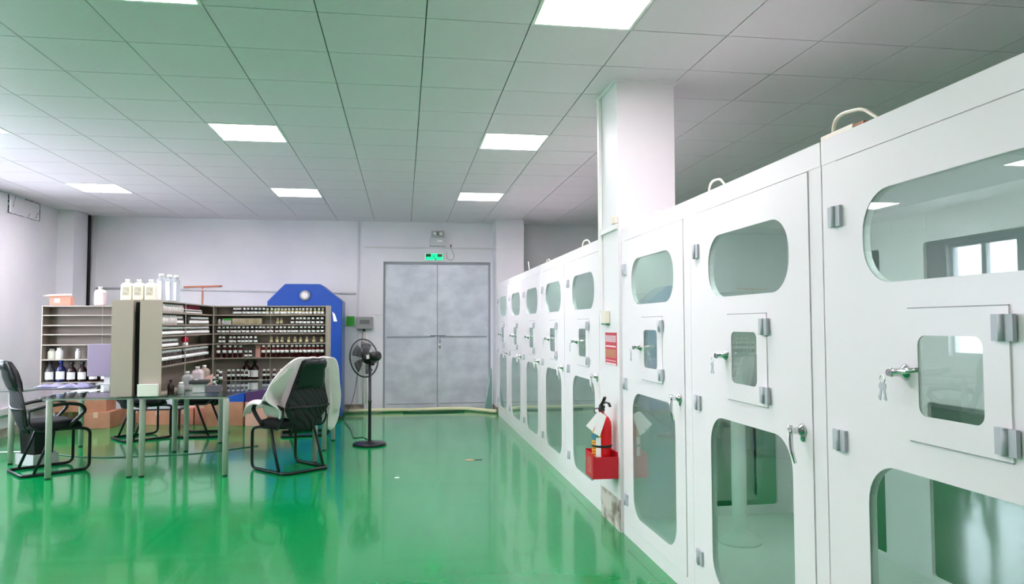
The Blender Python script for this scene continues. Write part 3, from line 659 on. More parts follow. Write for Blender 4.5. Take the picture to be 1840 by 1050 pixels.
brow('small', cr([653, 690]), 1, 'short dark bottle beside the gap on the fifth shelf, right back rack', 'short bottles, fifth shelf of the '+RR)
brow('tall', cr([803, 848, 890, 928, 965, 1004, 1050, 1087, 1123, 1160, 1196, 1232, 1270, 1306]), 1, 'tall dark red bottle on the right half of the fifth shelf, right back rack', 'tall bottles right, fifth shelf of the '+RR, name='tall_bottle')
brow('dark', cr([415, 508, 546, 587, 624, 660, 812, 845, 898]), 0, 'dark bottle with white cap at the foot of the right back rack', 'dark bottles at the foot of the '+RR, .85, name='dark_bottle')
brow('dark', cr([960, 1000, 1040, 1080]), 0, 'dark bottle half hidden by the white coat at the foot of the right back rack', 'dark bottles hidden by the coat', .85, name='dark_bottle')
# side rack, bottles stand along y
WX = -2.326
def wrow(kind, y0, y1, step, lev, label, group, s=1, name='small_bottle'):
    y = y0
    while y < y1:
        put(kind, WX, y+random.uniform(-.004, .004), LV[lev], label, group, name, s); y += step
SR = 'side rack right of the black gap'
wrow('white', 7.50, 8.19, .062, 5, 'white jar on the top shelf of the bottle-filled side rack', 'white jars, top shelf of the '+SR, .95, 'white_jar')
wrow('small', 8.28, 8.95, .05, 5, 'small dark bottle below the red box, top shelf of the bottle-filled side rack', 'bottles by the red box', .55)
wrow('white', 7.50, 8.00, .075, 4, 'pinkish white jar on the second shelf of the bottle-filled side rack', 'pale jars, second shelf of the '+SR, 1.05, 'white_jar')
wrow('small', 8.02, 8.19, .05, 4, 'small dark bottle near the divider, second shelf of the bottle-filled side rack', 'bottles at the divider, second shelf')
wrow('small', 8.45, 9.25, .05, 4, 'small dark bottle on the far half of the second shelf, bottle-filled side rack', 'far bottles, second shelf of the '+SR)
wrow('small', 7.46, 8.19, .047, 3, 'small dark bottle on the near half of the third shelf, bottle-filled side rack', 'near bottles, third shelf of the '+SR)
wrow('small', 8.25, 9.25, .047, 3, 'small dark bottle on the far half of the third shelf, bottle-filled side rack', 'far bottles, third shelf of the '+SR)
wrow('small', 7.46, 8.02, .05, 2, 'small dark bottle on the fourth shelf of the bottle-filled side rack', 'bottles, fourth shelf of the '+SR)
wrow('dark', 7.47, 8.19, .056, 1, 'taller dark bottle on the near half of the fifth shelf, bottle-filled side rack', 'near bottles, fifth shelf of the '+SR, name='dark_bottle')
wrow('dark', 8.26, 9.25, .056, 1, 'taller dark bottle on the far half of the fifth shelf, bottle-filled side rack', 'far bottles, fifth shelf of the '+SR, name='dark_bottle')
tag(obj('red_box', B(-2.40, -2.345, 8.26, 8.95, LV[5]+.0005, LV[5]+.09), mat('maroon_box', (130, 20, 40), .6)), 'long maroon box on the top shelf of the bottle-filled side rack', 'box')
rw = empty('spray_gun', (-2.33, 8.38, LV[4]+.0005), 0, 'black dispenser standing among white jars on the second shelf of the side rack', 'dispenser')
obj('body', B(-.02, .02, -.03, .03, 0, .06), black_m, rw, bevel=.004); obj('head', B(-.02, .03, -.06, .05, .0605, .09), black_m, rw, bevel=.004)
rs = empty('red_jar', (-2.33, 8.33, LV[2]+.0005), 0, 'red and white round jar alone on the fourth shelf of the side rack', 'jar')
bm = bmesh.new(); lathe(bm, [(.03, 0), (.034, .01), (.034, .03), (.02, .036)]); obj('base', bm, white_m, rs)
bm = bmesh.new(); lathe(bm, [(.02, .0365), (.036, .05), (.04, .07), (.034, .09), (.015, .1)]); obj('red_body', bm, mat('bright_red', (200, 20, 50), .4), rs)
# loose things on the right back rack
gc = empty('small_box', (-2.12, 9.355, LV[4]+.0005), 0, 'grey little box with a green lid on the second shelf, right back rack', 'box')
obj('carton', B(-.04, .04, -.025, .025, 0, .0495), lgrey_m, gc); obj('lid', B(-.045, .045, -.03, .03, .05, .072), green_m, gc)
tag(obj('plastic_tray', B(-2.07, -1.72, 9.33, 9.43, LV[4]+.0005, LV[4]+.075), mat('yellow_tray', (150, 140, 90), .4, noise=(14, 3, .35, .65), rgb2=(186, 176, 158)), bevel=.008), 'long yellowish plastic bag tray on the second shelf, right back rack', 'tray')
tag(obj('pink_carton', B(-1.80, -1.745, 9.40, 9.46, LV[1]+.0005, LV[1]+.15), pink_m), 'pink carton behind the tall red bottles on the fifth shelf', 'carton')
tag(obj('pink_carton', B(-1.70, -1.66, 9.40, 9.46, LV[1]+.0005, LV[1]+.15), pink_m), 'narrow pink carton right of the wider pink one on the fifth shelf', 'carton')
# big bottles with parts
def big_bottle(loc, label, group=None, body=amber_m, cap=black_m, s=1, lab=True, h=1):
    o = empty('reagent_bottle', loc, 0, label, 'bottle', group); o.scale = (s, s, s*h)
    bm = bmesh.new(); lathe(bm, [(.045, 0), (.05, .008), (.05, .125), (.046, .145), (.02, .18), (.017, .185), (.017, .2)], seg=20); obj('bottle_body', bm, body, o)
    bm = bmesh.new(); lathe(bm, [(.022, .2001), (.023, .205), (.023, .228), (.021, .232)], seg=16); obj('cap', bm, cap, o)
    if lab: obj('paper_label', arcband(.0506, 205, 335, .03, .115), paper_m, o)
    return o
zf = TZ+.0065
big_bottle((-4.125, 9.37, zf), 'clear-shouldered bottle with pale label, leftmost on the left rack foot', body=mat('smoky_glass', (70, 72, 78), .15), s=1.05)
big_bottle((-4.003, 9.37, zf), 'dark blue bottle with a blue cap at the foot of the left rack', body=mat('navy_glass', (30, 34, 84), .15), cap=bluecap_m, s=1.05, h=1.04)
big_bottle((-3.885, 9.37, zf), 'dark reagent bottle with white label right of the blue-capped one', s=1.0)
big_bottle((-3.765, 9.37, zf), 'dark reagent bottle with white label, second right of the blue-capped one', s=1.0)
big_bottle((-3.64, 9.37, zf), 'dark reagent bottle partly hidden by the grey monitor, left one', s=1.0)
big_bottle((-3.51, 9.37, zf), 'dark reagent bottle partly hidden by the grey monitor, right one', s=1.0)
for p, w_ in ((704, 'left'), (770, 'right')):
    x = at(280+p/4.376, 600, 1, 9.33).x
    big_bottle((x, 9.365, zf) if False else (x, 9.415, zf), f'big brown bottle with paper label at the rack foot, {w_} of the pair', s=.82 if False else 1.0, h=.98)
# jars on the left rack fifth shelf
def jar(loc, label, body, cap, r=.04, h=.11, cat='jar'):
    o = empty('plastic_jar', loc, 0, label, cat)
    bm = bmesh.new(); lathe(bm, [(r*.94, 0), (r, .006), (r, h*.7), (r*.8, h*.8), (r*.6, h*.82), (r*.6, h*.85)], seg=18); obj('jar_body', bm, body, o)
    bm = bmesh.new(); lathe(bm, [(r*.66, h*.851), (r*.66, h), (r*.6, h*1.01)], seg=16); obj('lid', bm, cap, o); return o
jar((-4.12, 9.40, LV[1]+.0005), 'translucent jar behind the white jar on the left rack', jug_m, lgrey_m, .045, .12)
jar((-4.02, 9.36, LV[1]+.0005), 'white plastic jar on the fifth shelf of the left rack', white_m, white_m, .04, .13)
jar((-3.82, 9.37, LV[1]+.0005), 'small clear spray jar with white top, centre of the left rack', lgrey_m, white_m, .03, .12)

# ------------------------------------------------------------------ on top of the racks
zt = LV[-1]+.005
def jug(loc, label, body, s=1, h=.2, group=None):
    o = empty('plastic_jug', loc, 0, label, 'jug', group)
    bm = bmesh.new(); w, d = .054*s, .045*s
    rows = [(.9, 0), (1, .01), (1, h*.78), (.8, h*.9), (.32, h*.96), (.3, h)]
    rings = []
    for k, z in rows:
        rings.append([bm.verts.new((k*w*sx, k*d*sy, z)) for sx, sy in ((-1, -.75), (-.75, -1), (.75, -1), (1, -.75), (1, .75), (.75, 1), (-.75, 1), (-1, .75))])
    for a, b in zip(rings, rings[1:]):
        for i in range(8): bm.faces.new((a[i], a[(i+1) % 8], b[(i+1) % 8], b[i]))
    bm.faces.new(rings[0]); bm.faces.new(rings[-1])
    obj('jug_body', bm, body, o, bevel=.003)
    bm = bmesh.new(); lathe(bm, [(.021*s, h+.0002), (.022*s, h+.02), (.02*s, h+.024)], seg=14); obj('cap', bm, white_m, o)
    return o
for k, (x, w_) in enumerate(((-2.672, 'leftmost'), (-2.565, 'middle'), (-2.455, 'rightmost'))):
    j_ = jug((x, 7.62, zt+.001), f'off-white plastic jug on the side racks, {w_} of the three', jug_m, .95, .185)
    obj('printed_label', B(-.03, .03, -.0435, -.0430, .05, .13), mat('faded_label', (206, 202, 180), .6, noise=(60, 2, .45, .55), rgb2=(184, 180, 162)), j_)
jug((-3.60, 9.40, zt), 'single pinkish white jug standing on the left back rack', mat('pinkish_jug', (236, 216, 216), .5), 1.05, .20)
for k, (x, y, w_) in enumerate(((-2.40, 7.75, 'nearest'), (-2.355, 7.86, 'middle'), (-2.325, 7.97, 'farthest'))):
    o = empty('clear_bottle', (x, y, zt+.001), 0, f'tall clear bottle with white cap on the side rack, {w_} of three', 'bottle')
    bm = bmesh.new(); lathe(bm, [(.036, 0), (.04, .01), (.04, .2), (.034, .225), (.02, .24), (.018, .245)], seg=18); obj('bottle_body', bm, mat('clear_pet', (190, 196, 204), .12, alpha=.55), o)
    bm = bmesh.new(); lathe(bm, [(.024, .2452), (.024, .268), (.02, .274)], seg=14); obj('cap', bm, white_m, o)
    obj('white_label', arcband(.0405, 240, 290, .01, .2), paper_m, o)
cb = empty('open_carton', (-4.02, 9.39, zt), .1, 'open pink cardboard box on top of the left back rack', 'box')
bm = bmesh.new(); t = .004
for a in ((-.11, .11, -.07, .07, 0, t), (-.11, .11, -.07, -.07+t, t, .10), (-.11, .11, .07-t, .07, t, .10), (-.11, -.11+t, -.066, .066, t, .10), (.11-t, .11, -.066, .066, t, .10)): box(bm, *a)
obj('box_walls', bm, mat('pink_cardboard', (222, 160, 138), .8), cb)
bm = bmesh.new()
vs = [bm.verts.new(p) for p in ((-.17, -.10, .105), (.12, -.10, .118), (.125, -.05, .135), (-.12, -.04, .125))]; bm.faces.new(vs)
vs = [bm.verts.new(p) for p in ((-.11, -.07, .101), (.11, -.07, .101), (.12, -.10, .117), (-.17, -.10, .104))]; bm.faces.new(vs)
o = obj('flap', bm, mat('pink_flap', (240, 184, 166), .8), cb); mo = o.modifiers.new('s', 'SOLIDIFY'); mo.thickness = .003
obj('box_label', B(-.06, .0, -.0712, -.0702, .03, .08), paper_m, cb)

# ------------------------------------------------------------------ on the desks
tb = empty('tissue_box', (-2.385, 7.375, TZ+.0005), 0, 'pale mint box in front of the right flat end panel', 'box')
obj('carton', B(-.088, .088, -.03, .03, 0, .108), mint_m, tb, bevel=.004); obj('rim', B(-.089, .089, -.031, .031, .1085, .113), white_m, tb)
mo_ = empty('monitor', (-3.36, 9.0, TZ+.0005), .12, 'grey-lilac flat monitor seen from behind in the left workstation', 'monitor')
obj('screen_back', B(-.20, .20, -.012, .012, .09, .46), lilac_m, mo_, bevel=.006)
bm = bmesh.new(); box(bm, -.03, .03, .013, .035, .0085, .2); obj('stand', bm, lgrey_m, mo_); obj('base', B(-.1, .1, -.05, .08, 0, .008), lgrey_m, mo_)
def cloth(name, x0, x1, y0, y1, z, amp, label, m_, seed, cat='folder', nx=14, ny=8):
    random.seed(seed); bm = bmesh.new(); G = []
    for i in range(nx+1):
        r_ = []
        for j in range(ny+1):
            u, v = i/nx, j/ny; e = min(u, 1-u, v, 1-v)*6
            zz = z+.002+min(1, e)*amp*(.6+.4*math.sin(u*9+seed)*math.cos(v*7+seed))+min(1, e)*random.uniform(0, amp*.15)
            r_.append(bm.verts.new((x0+(x1-x0)*u+.01*math.sin(v*6), y0+(y1-y0)*v, zz)))
        G.append(r_)
    for i in range(nx):
        for j in range(ny): bm.faces.new((G[i][j], G[i+1][j], G[i+1][j+1], G[i][j+1]))
    o = obj(name, bm, m_, smooth=True); mo = o.modifiers.new('s', 'SOLIDIFY'); mo.thickness = .003; mo.offset = 1
    return tag(o, label, cat)
cloth('folded_cloth', -3.66, -3.33, 8.46, 8.70, TZ, .045, 'crumpled grey-lilac plastic packet on the left desk, right of the papers', mat('lilac_film', (120, 118, 150), .35), 2, 'packet')
cloth('folded_cloth', -3.95, -3.68, 8.60, 8.82, TZ, .03, 'flatter grey-lilac packet on the left desk, left of the crumpled one', mat('lilac_film2', (128, 124, 152), .4), 5, 'packet')
tag(obj('paper_sheet', B(-3.35, -3.1, 8.05, 8.25, TZ+.0003, TZ+.0015), paper_m), 'white sheet of paper lying on the left glass desk', 'paper')
jar((-3.0, 8.35, TZ+.0005), 'pale jar with a black lid beside the left end panel', lgrey_m, black_m, .045, .13)
tag(obj('dark_device', B(-3.08, -2.95, 8.55, 8.7, TZ+.0005, TZ+.07), black_m, bevel=.006), 'small black device behind the black-lidded jar on the left desk', 'device')
# right desk clutter
big_bottle((-2.285+.06, 7.52, TZ+.0005), 'brown bottle right against the side rack at its near end', s=.62, lab=False)
jar((-2.14, 7.55, TZ+.0005), 'clear jar with a wide white lid on the near edge of the right desk', mat('smoke_jar', (150, 152, 150), .2), white_m, .032, .115)
dv = empty('weighing_scale', (-2.02, 7.72, TZ+.0005), .1, 'grey boxy device with a dark top behind the wide-lidded jar', 'scale')
obj('case', B(-.05, .07, -.07, .07, 0, .085), lgrey_m, dv, bevel=.005); obj('dark_top', B(-.08, .10, -.09, .08, .0855, .125), mat('dark_grey', (62, 64, 66), .35), dv, bevel=.012); obj('white_dial', B(-.03, .0, -.06, -.03, .1255, .132), white_m, dv)
tag(obj('grey_container', B(-1.93, -1.80, 7.62, 7.74, TZ+.0005, TZ+.075), mat('violet_grey', (104, 102, 112), .25), bevel=.006), 'small violet-grey glass box right of the boxy device', 'container')
gb = empty('glass_beaker', (-1.93, 8.05, TZ+.0005), 0, 'glass beaker half full of dark red liquid on the right desk', 'beaker')
bm = bmesh.new(); lathe(bm, [(.044, .0), (.045, .045)], seg=20); obj('red_liquid', bm, wine_m, gb)
bm = bmesh.new(); lathe(bm, [(.0465, 0), (.047, .11), (.05, .115)], seg=20); obj('beaker_glass', bm, clear_m, gb)
wb = jug((-2.20, 7.98, TZ+.0005), 'pale grey plastic jug in the shadow of the side rack, near one', mat('grey_jug', (176, 176, 178), .5), .9, .17)
jug((-2.20, 8.35, TZ+.0005), 'pinkish white jug beside the side rack, farther one', mat('pink_jug', (214, 200, 206), .5), 1.1, .2)
jug((-2.20, 8.62, TZ+.0005), 'faint tan jug behind the pinkish one beside the side rack', mat('tan_jug', (176, 160, 146), .5), 1.0, .2)
tag(obj('paper_scrap', sheet([(-2.06, 8.1, TZ+.02), (-1.99, 8.12, TZ+.06), (-1.98, 8.12, TZ+.16), (-2.06, 8.1, TZ+.12)], .004), mat('pink_paper', (224, 180, 170), .7)), 'pink torn paper standing behind the boxy device', 'paper')
put('dark', -2.08, 8.85, TZ, 'dark bottle standing on the glass near the corner of the right racks', 'dark bottles near the rack corner', 'dark_bottle', .95)
put('small', -2.13, 8.75, TZ, 'small bottle with white cap standing on the glass near the rack corner', 'small bottle near the rack corner')

# ------------------------------------------------------------------ chairs
def make_chair():
    c = empty('mesh_chair')
    # seat
    bm = bmesh.new(); n = 20; rings = []
    for (k, z) in ((.86, .425), (.98, .44), (1.0, .47), (.95, .50), (.7, .512), (.3, .508)):
        r_ = []
        for i in range(n):
            a = 2*PI*i/n; ca, sa = math.cos(a), math.sin(a); e = .45
            x = .25*k*math.copysign(abs(ca)**e, ca); y = .245*k*math.copysign(abs(sa)**e, sa)+.01
            r_.append(bm.verts.new((x, y, z-(.03*max(0, (y-.15)/.1) if y > .15 else 0))))
        rings.append(r_)
    for a, b in zip(rings, rings[1:]):
        for i in range(n): bm.faces.new((a[i], a[(i+1) % n], b[(i+1) % n], b[i]))
    bm.faces.new(rings[0]); bm.faces.new(rings[-1]); obj('seat', bm, fabric_m, c, smooth=True)
    # backrest
    prof = [(.40, .11), (.44, .12), (.50, .15), (.56, .20), (.62, .235), (.68, .23), (.76, .20), (.86, .17), (.96, .145), (1.04, .13), (1.07, .122)]
    def by(z): return -.20-.17*((z-.40)/.67)**1.0-.015*math.sin((z-.4)/.67*PI*2)
    bm = bmesh.new(); G = []; nx = 8
    for z, w in prof:
        G.append([bm.verts.new((w*(2*i/nx-1), by(z)-.035*(1-(2*i/nx-1)**2)+.0, z)) for i in range(nx+1)])
    for a, b in zip(G, G[1:]):
        for i in range(nx): bm.faces.new((a[i], a[i+1], b[i+1], b[i]))
    o = obj('backrest', bm, mesh_m, c, smooth=True); mo = o.modifiers.new('s', 'SOLIDIFY'); mo.thickness = .012; mo.offset = 0
    bm = bmesh.new(); P = [(-w, by(z), z) for z, w in prof]+[(w, by(z), z) for z, w in reversed(prof)]
    tube(bm, P, .011, 6, closed=True); tube(bm, [(-.25, by(.64)-.01, .64), (0, by(.64)-.05, .635), (.25, by(.64)-.01, .64)], .012, 6); obj('back_frame', bm, black_m, c)
    # head pad curled over the top
    bm = bmesh.new(); G = []
    for dy, dz in ((.030, -.24), (.04, -.16), (.042, -.06), (.035, .0), (.005, .045), (-.035, .05), (-.058, .02), (-.055, -.02), (-.035, -.05), (-.05, -.12), (-.038, -.2), (-.02, -.24)):
        z = 1.06+dz; yy = by(min(max(z, .5), 1.06))+dy
        w = .122+.026*max(0, -dz/.24)
        G.append([bm.verts.new((w*(2*i/8-1), yy-.03*(1-(2*i/8-1)**2), z-.012*abs(2*i/8-1)**3)) for i in range(9)])
    G.append(G[0])
    for a, b in zip(G, G[1:]):
        for i in range(8): bm.faces.new((a[i], a[i+1], b[i+1], b[i]))
    for i in (0, 8): bm.faces.new([g[i] for g in G[:-1]])
    obj('head_pad', bm, leather_m, c, smooth=True)
    for s in (-1, 1):
        x = .27*s
        T('armrest', rounded([(x*.93, -.235, .63), (x*1.02, -.1, .665), (x*1.04, .08, .68), (x*1.03, .2, .655), (x*1.02, .24, .60), (x, .18, .53), (x*.94, .1, .45)], .07), [.016]*3+[.02]*27+[.013]*2 if False else .017, frame_m if False else black_m, c, rx=1.35)
        T('leg', rounded([(x*.9, -.03, .43), (x*.93, -.1, .25), (x*.93, -.19, .022)], .02), .0145, frame_m, c)
        T('back_support', rounded([(x*.9, -.235, .64), (x*.93, -.24, .5), (x*.93, -.16, .42), (x*.88, .0, .425)], .05), .010, frame_m, c)
    bm = bmesh.new(); w = .25
    P = rounded([(w*.85, -.02, .425), (w*.95, .2, .425), (w, .29, .40), (w, .29, .015), (w, -.29, .015), (-w, -.29, .015), (-w, .29, .015), (-w, .29, .40), (-w*.95, .2, .425), (-w*.85, -.02, .425)], .07, 6)
    tube(bm, P, .015, 8); obj('sled_frame', bm, frame_m, c)
    return c
ch = make_chair(); ch.location = (-3.477, 7.915, 0); ch.rotation_euler = (0, 0, math.radians(-51))
tag(ch, 'black mesh-back chair facing the left desk at the left edge', 'chair')
def chair_at(x, y, deg, lab):
    c = copy_tree(ch); c.location = (x, y, 0); c.rotation_euler = (0, 0, math.radians(deg)); tag(c, lab, 'chair'); return c
CHR = chair_at(-1.113, 7.63, 41.8, 'black mesh-back chair with a white coat draped over it')
chair_at(-3.30, 10.0, -52, 'black chair behind the racks, left of the two under the tables')
chair_at(-2.62, 10.15, 84, 'black chair behind the racks, right of the two, facing left')
chair_at(-1.28, 10.0, -80, 'black chair mostly hidden behind the rack end and coat')
# coat: one draped cloth in the chair's own frame
def coat():
    random.seed(4); bm = bmesh.new()
    def by(z): return -.20-.17*((z-.40)/.67)
    rows = [(1.115, -.13, .13, -.03), (1.12, -.20, .19, .02), (1.09, -.28, .245, .05), (1.02, -.36, .29, .07), (.94, -.42, .32, .085), (.86, -.46, .345, .10), (.78, -.48, .37, .11), (.71, -.46, .385, .12), (.64, -.30, .395, .14), (.57, -.27, .40, .17), (.525, -.25, .40, .20)]
    G = []; nx = 26
    for z, a, b, dy in rows:
        r_ = []
        for i in range(nx+1):
            u = i/nx; x = a+(b-a)*u; edge = abs(2*u-1)
            y = by(min(z, 1.07))+dy*(.35+.65*(1-edge**3))+.006*math.sin(u*31+z*9)*(1+edge)+.05*math.sin(PI*u)*(z < .9)
            if edge > .75: y -= .06*(edge-.75)/.25*(1 if z > .55 else .3)
            if abs(x) > .2: y += .01*math.sin(z*40)*(abs(x)-.2)*4
            r_.append(bm.verts.new((x, y, z+.006*math.sin(u*17))))
        G.append(r_)
    for a, b in zip(G, G[1:]):
        for i in range(nx): bm.faces.new((a[i], a[i+1], b[i+1], b[i]))
    # right side panel hanging outside the armrest down past the seat
    P = []
    for z, x0_, x1_ in ((1.0, .20, .30), (.9, .235, .345), (.8, .255, .38), (.7, .275, .41), (.6, .30, .42), (.5, .305, .425), (.42, .31, .42), (.36, .33, .40)):
        P.append([bm.verts.new((x0_+(x1_-x0_)*k/5, by(z)+.02+.035*math.sin(k/5*PI)+.012*math.sin(k*2+z*14), z+.01*math.sin(k*1.7))) for k in range(6)])
    for a, b in zip(P, P[1:]):
        for k in range(5): bm.faces.new((a[k], a[k+1], b[k+1], b[k]))
    # left shoulder and sleeve running forward over the armrest
    S = []
    for (y, z, x0_, x1_, sag) in ((-.36, 1.04, -.30, -.19, .0), (-.31, .95, -.41, -.21, .0), (-.26, .86, -.45, -.22, .0), (-.2, .78, -.46, -.22, .01), (-.1, .725, -.42, -.19, .03), (.02, .712, -.375, -.16, .07), (.12, .712, -.365, -.15, .10), (.2, .70, -.36, -.17, .09), (.27, .665, -.355, -.2, .05), (.31, .60, -.35, -.225, .0), (.33, .55, -.345, -.25, -.0)):
        S.append([bm.verts.new((x0_+(x1_-x0_)*k/6, y-.03*(k == 0), z-sag*(k/6)**2-.045*(1-min(1, k/1.5))+.008*math.sin(k*2+y*20))) for k in range(7)])
    for a, b in zip(S, S[1:]):
        for k in range(6): bm.faces.new((a[k], a[k+1], b[k+1], b[k]))
    K = []     # the part hanging inside the left armrest onto the seat
    for (z, x_) in ((.69, -.235), (.64, -.225), (.58, -.215), (.535, -.19), (.522, -.12), (.522, -.02)):
        K.append([bm.verts.new((x_+.008*math.sin(k*2.1), -.20+.065*k, z+.006*math.sin(k*1.3)-.04*(k/5)*(z > .6))) for k in range(6)])
    for a, b in zip(K, K[1:]):
        for k in range(5): bm.faces.new((a[k], a[k+1], b[k+1], b[k]))
    o = obj('lab_coat', bm, coat_m, smooth=True)
    mo = o.modifiers.new('sub', 'SUBSURF'); mo.levels = 1; mo.render_levels = 2
    mo = o.modifiers.new('s', 'SOLIDIFY'); mo.thickness = .012; mo.offset = 0
    o.location = CHR.location; o.rotation_euler = CHR.rotation_euler
    tag(o, 'white lab coat draped over the back and arms of the right chair', 'coat')
coat()

# ------------------------------------------------------------------ pedestal fan
fn = empty('pedestal_fan', (-.395, 8.97, 0), 0, 'black pedestal fan standing on the green floor before the metal doors', 'fan')
bm = bmesh.new(); lathe(bm, [(.19, 0), (.2, .006), (.2, .02), (.18, .03), (.05, .038), (.03, .05)], seg=36); obj('base', bm, frame_m, fn)
bm = bmesh.new(); lathe(bm, [(.022, .048), (.02, .06), (.018, .5), (.022, .505), (.022, .53), (.017, .535), (.017, .98)], seg=14); obj('pole', bm, black_m, fn)
HM = Matrix.Translation((-.02, 0, 1.045)) @ Matrix.Rotation(math.radians(47), 4, 'Z') @ Matrix.Rotation(math.radians(-8), 4, 'X')   # local +y is where the fan blows
def HT(bm):
    for v in bm.verts: v.co = HM @ v.co
    return bm
ry = Matrix.Rotation(-PI/2, 4, 'X')          # lathe axis z -> +y
bm = bmesh.new(); lathe(bm, [(.03, -.18), (.052, -.172), (.06, -.15), (.06, -.09), (.05, -.075), (.052, -.02), (.075, .0), (.078, .03), (.06, .036)], 0, 0, 0, 20, M=ry); obj('motor', HT(bm), black_m, fn)
bm = bmesh.new(); lathe(bm, [(.02, -.05), (.026, -.04), (.026, .02), (.02, .025)], 0, -.06, -.055, 12); box(bm, -.02, .02, -.07, -.01, -.075, -.03); obj('neck_joint', HT(bm), black_m, fn)
bm = bmesh.new(); box(bm, -.056, -.051, -.07, -.025, -.022, .026)
obj('white_label', HT(bm), paper_m, fn)
gd_ = bmesh.new(); R0 = .225
for k in range(44):
    a = 2*PI*k/44; ca, sa = math.cos(a), math.sin(a)
    tube(gd_, [(.06*ca, .02, .06*sa), (.13*ca, .012, .13*sa), (.2*ca, .03, .2*sa), (R0*ca, .065, R0*sa)], .0013, 4)
    tube(gd_, [(.04*ca, .125, .04*sa), (.13*ca, .12, .13*sa), (.2*ca, .1, .2*sa), (R0*ca, .075, R0*sa)], .0013, 4)
for rr, yy in ((.13, .012), (.18, .024), (.13, .12), (.06, .02), (.04, .125)):
    tube(gd_, [(rr*math.cos(a), yy, rr*math.sin(a)) for a in [2*PI*i/32 for i in range(32)]], .0018, 5, closed=True)
obj('guard_cage', HT(gd_), mat('cage_wire', (120, 120, 124), .3, .5), fn)
bm = bmesh.new(); tube(bm, [((R0+.004)*math.cos(a), .07, (R0+.004)*math.sin(a)) for a in [2*PI*i/48 for i in range(48)]], .009, 8, closed=True); obj('guard_ring', HT(bm), black_m, fn)
for k in range(5):
    bm = bmesh.new(); G = []
    for i in range(6):
        r_ = .03+.165*i/5; row = []
        for j in range(6):
            th = 2*PI*k/5+(j/5-.5)*(.75+.12*math.sin(i/5*PI)); row.append(bm.verts.new((r_*math.cos(th), .065+.03*(j/5-.5)*(1-.3*i/5), r_*math.sin(th))))
        G.append(row)
    for a, b in zip(G, G[1:]):
        for j in range(5): bm.faces.new((a[j], a[j+1], b[j+1], b[j]))
    o = obj('blade', HT(bm), mat('smoke_blade', (70, 72, 76), .2, alpha=.75), fn, smooth=True); mo = o.modifiers.new('s', 'SOLIDIFY'); mo.thickness = .002
tag(T('power_cable', rounded([(-.395, 9.185, .006), (-.5, 9.6, .006), (-.62, 9.5, .006), (-.72, 10.4, .006), (-.9, 11.3, .02), (-.8, 12.2, .2), (-.7, 12.27, .9), (-.66, 12.25, 1.32)], .3), .005, black_m), 'thin black fan cable curving over the floor to the wall', 'cable')

# ------------------------------------------------------------------ boxes under and behind the racks
def carton(x0, x1, y0, y1, z0, z1, lab, m_=card_m):
    c = empty('cardboard_box', ((x0+x1)/2, (y0+y1)/2, z0), 0, lab, 'box'); a, b, h = (x1-x0)/2, (y1-y0)/2, z1-z0
    obj('carton', B(-a, a, -b, b, 0, h), m_, c, bevel=.004)
    bm = bmesh.new(); box(bm, -a*.98, a*.98, -.03, .03, h+.0002, h+.0012); box(bm, -a-.0012, -a-.0002, -.03, .03, h*.6, h); box(bm, -.03, .03, -b-.0012, -b-.0002, h*.65, h*.99)
    obj('packing_tape', bm, tape_m, c); return c
carton(-4.85, -4.45, 11.20, 11.6, 0, .23, 'cardboard box on the floor at the far left, lower of two stacked')
carton(-4.43, -4.05, 11.00, 11.4, 0, .23, 'cardboard box on the floor below the pale stacked one, left workstation')
carton(-4.84, -4.12, 11.05, 11.4, .231, .45, 'long cardboard box stacked on two boxes at the far left')
carton(-4.10, -3.72, 11.55, 11.9, 0, .22, 'cardboard box behind the left chair under the racks')
carton(-3.70, -3.30, 11.25, 11.6, 0, .22, 'cardboard box between the two chairs behind the racks')
carton(-4.02, -3.66, 11.55, 11.88, .221, .42, 'cardboard box stacked second row behind the left chair')
carton(-3.26, -3.00, 11.2, 11.55, 0, .24, 'reddish cardboard box behind the right chair', mat('cardboard_red', (206, 138, 116), .8))
carton(-2.98, -2.79, 11.2, 11.55, 0, .36, 'tall reddish cardboard box left of the blue crate', mat('cardboard_red', (206, 138, 116), .8))
carton(-2.76, -2.26, 10.95, 11.3, 0, .34, 'reddish cardboard box under the blue crate')
carton(-1.90, -1.55, 11.0, 11.35, 0, .33, 'cardboard box behind the white coat, right of the pink one')
carton(-2.22, -1.92, 10.9, 11.25, 0, .34, 'cardboard box under the purple crate, with a pale front', pink_m)
def crate(x0, x1, y0, y1, z0, z1, m_, lab):
    c = empty('plastic_crate', ((x0+x1)/2, (y0+y1)/2, z0), 0, lab, 'crate'); a, b, h, t = (x1-x0)/2, (y1-y0)/2, z1-z0, .006
    bm = bmesh.new()
    for q in ((-a, a, -b, b, 0, t), (-a, a, -b, -b+t, t, h), (-a, a, b-t, b, t, h), (-a, -a+t, -b+t, b-t, t, h), (a-t, a, -b+t, b-t, t, h)): box(bm, *q)
    obj('crate_shell', bm, m_, c); bm = bmesh.new()
    for z in (.25, .75): box(bm, -a-.004, a+.004, -b-.004, -b-.0002, h*z-.006, h*z+.006)
    for x in (-.9, -.3, .3, .9): box(bm, a*x-.005, a*x+.005, -b-.004, -b-.0002, h*.25+.0062, h*.75-.0062)
    obj('ribs', bm, m_, c); return c
crate(-2.76, -2.25, 10.97, 11.28, .341, .50, navy_m, 'blue plastic crate on a cardboard box behind the right desk')
crate(-2.22, -1.93, 10.92, 11.23, .341, .49, purple_m, 'purple plastic crate right of the blue crate')
tag(obj('red_packet', B(-2.14, -2.0, 10.97, 11.1, .348, .47), mat('rust', (150, 80, 56), .6)), 'rust-coloured packet inside the purple crate', 'packet')
crate(-3.62, -3.02, 10.62, 10.92, .30, .42, lgrey_m, 'pale crate of mixed items on a low stool behind the left chair')
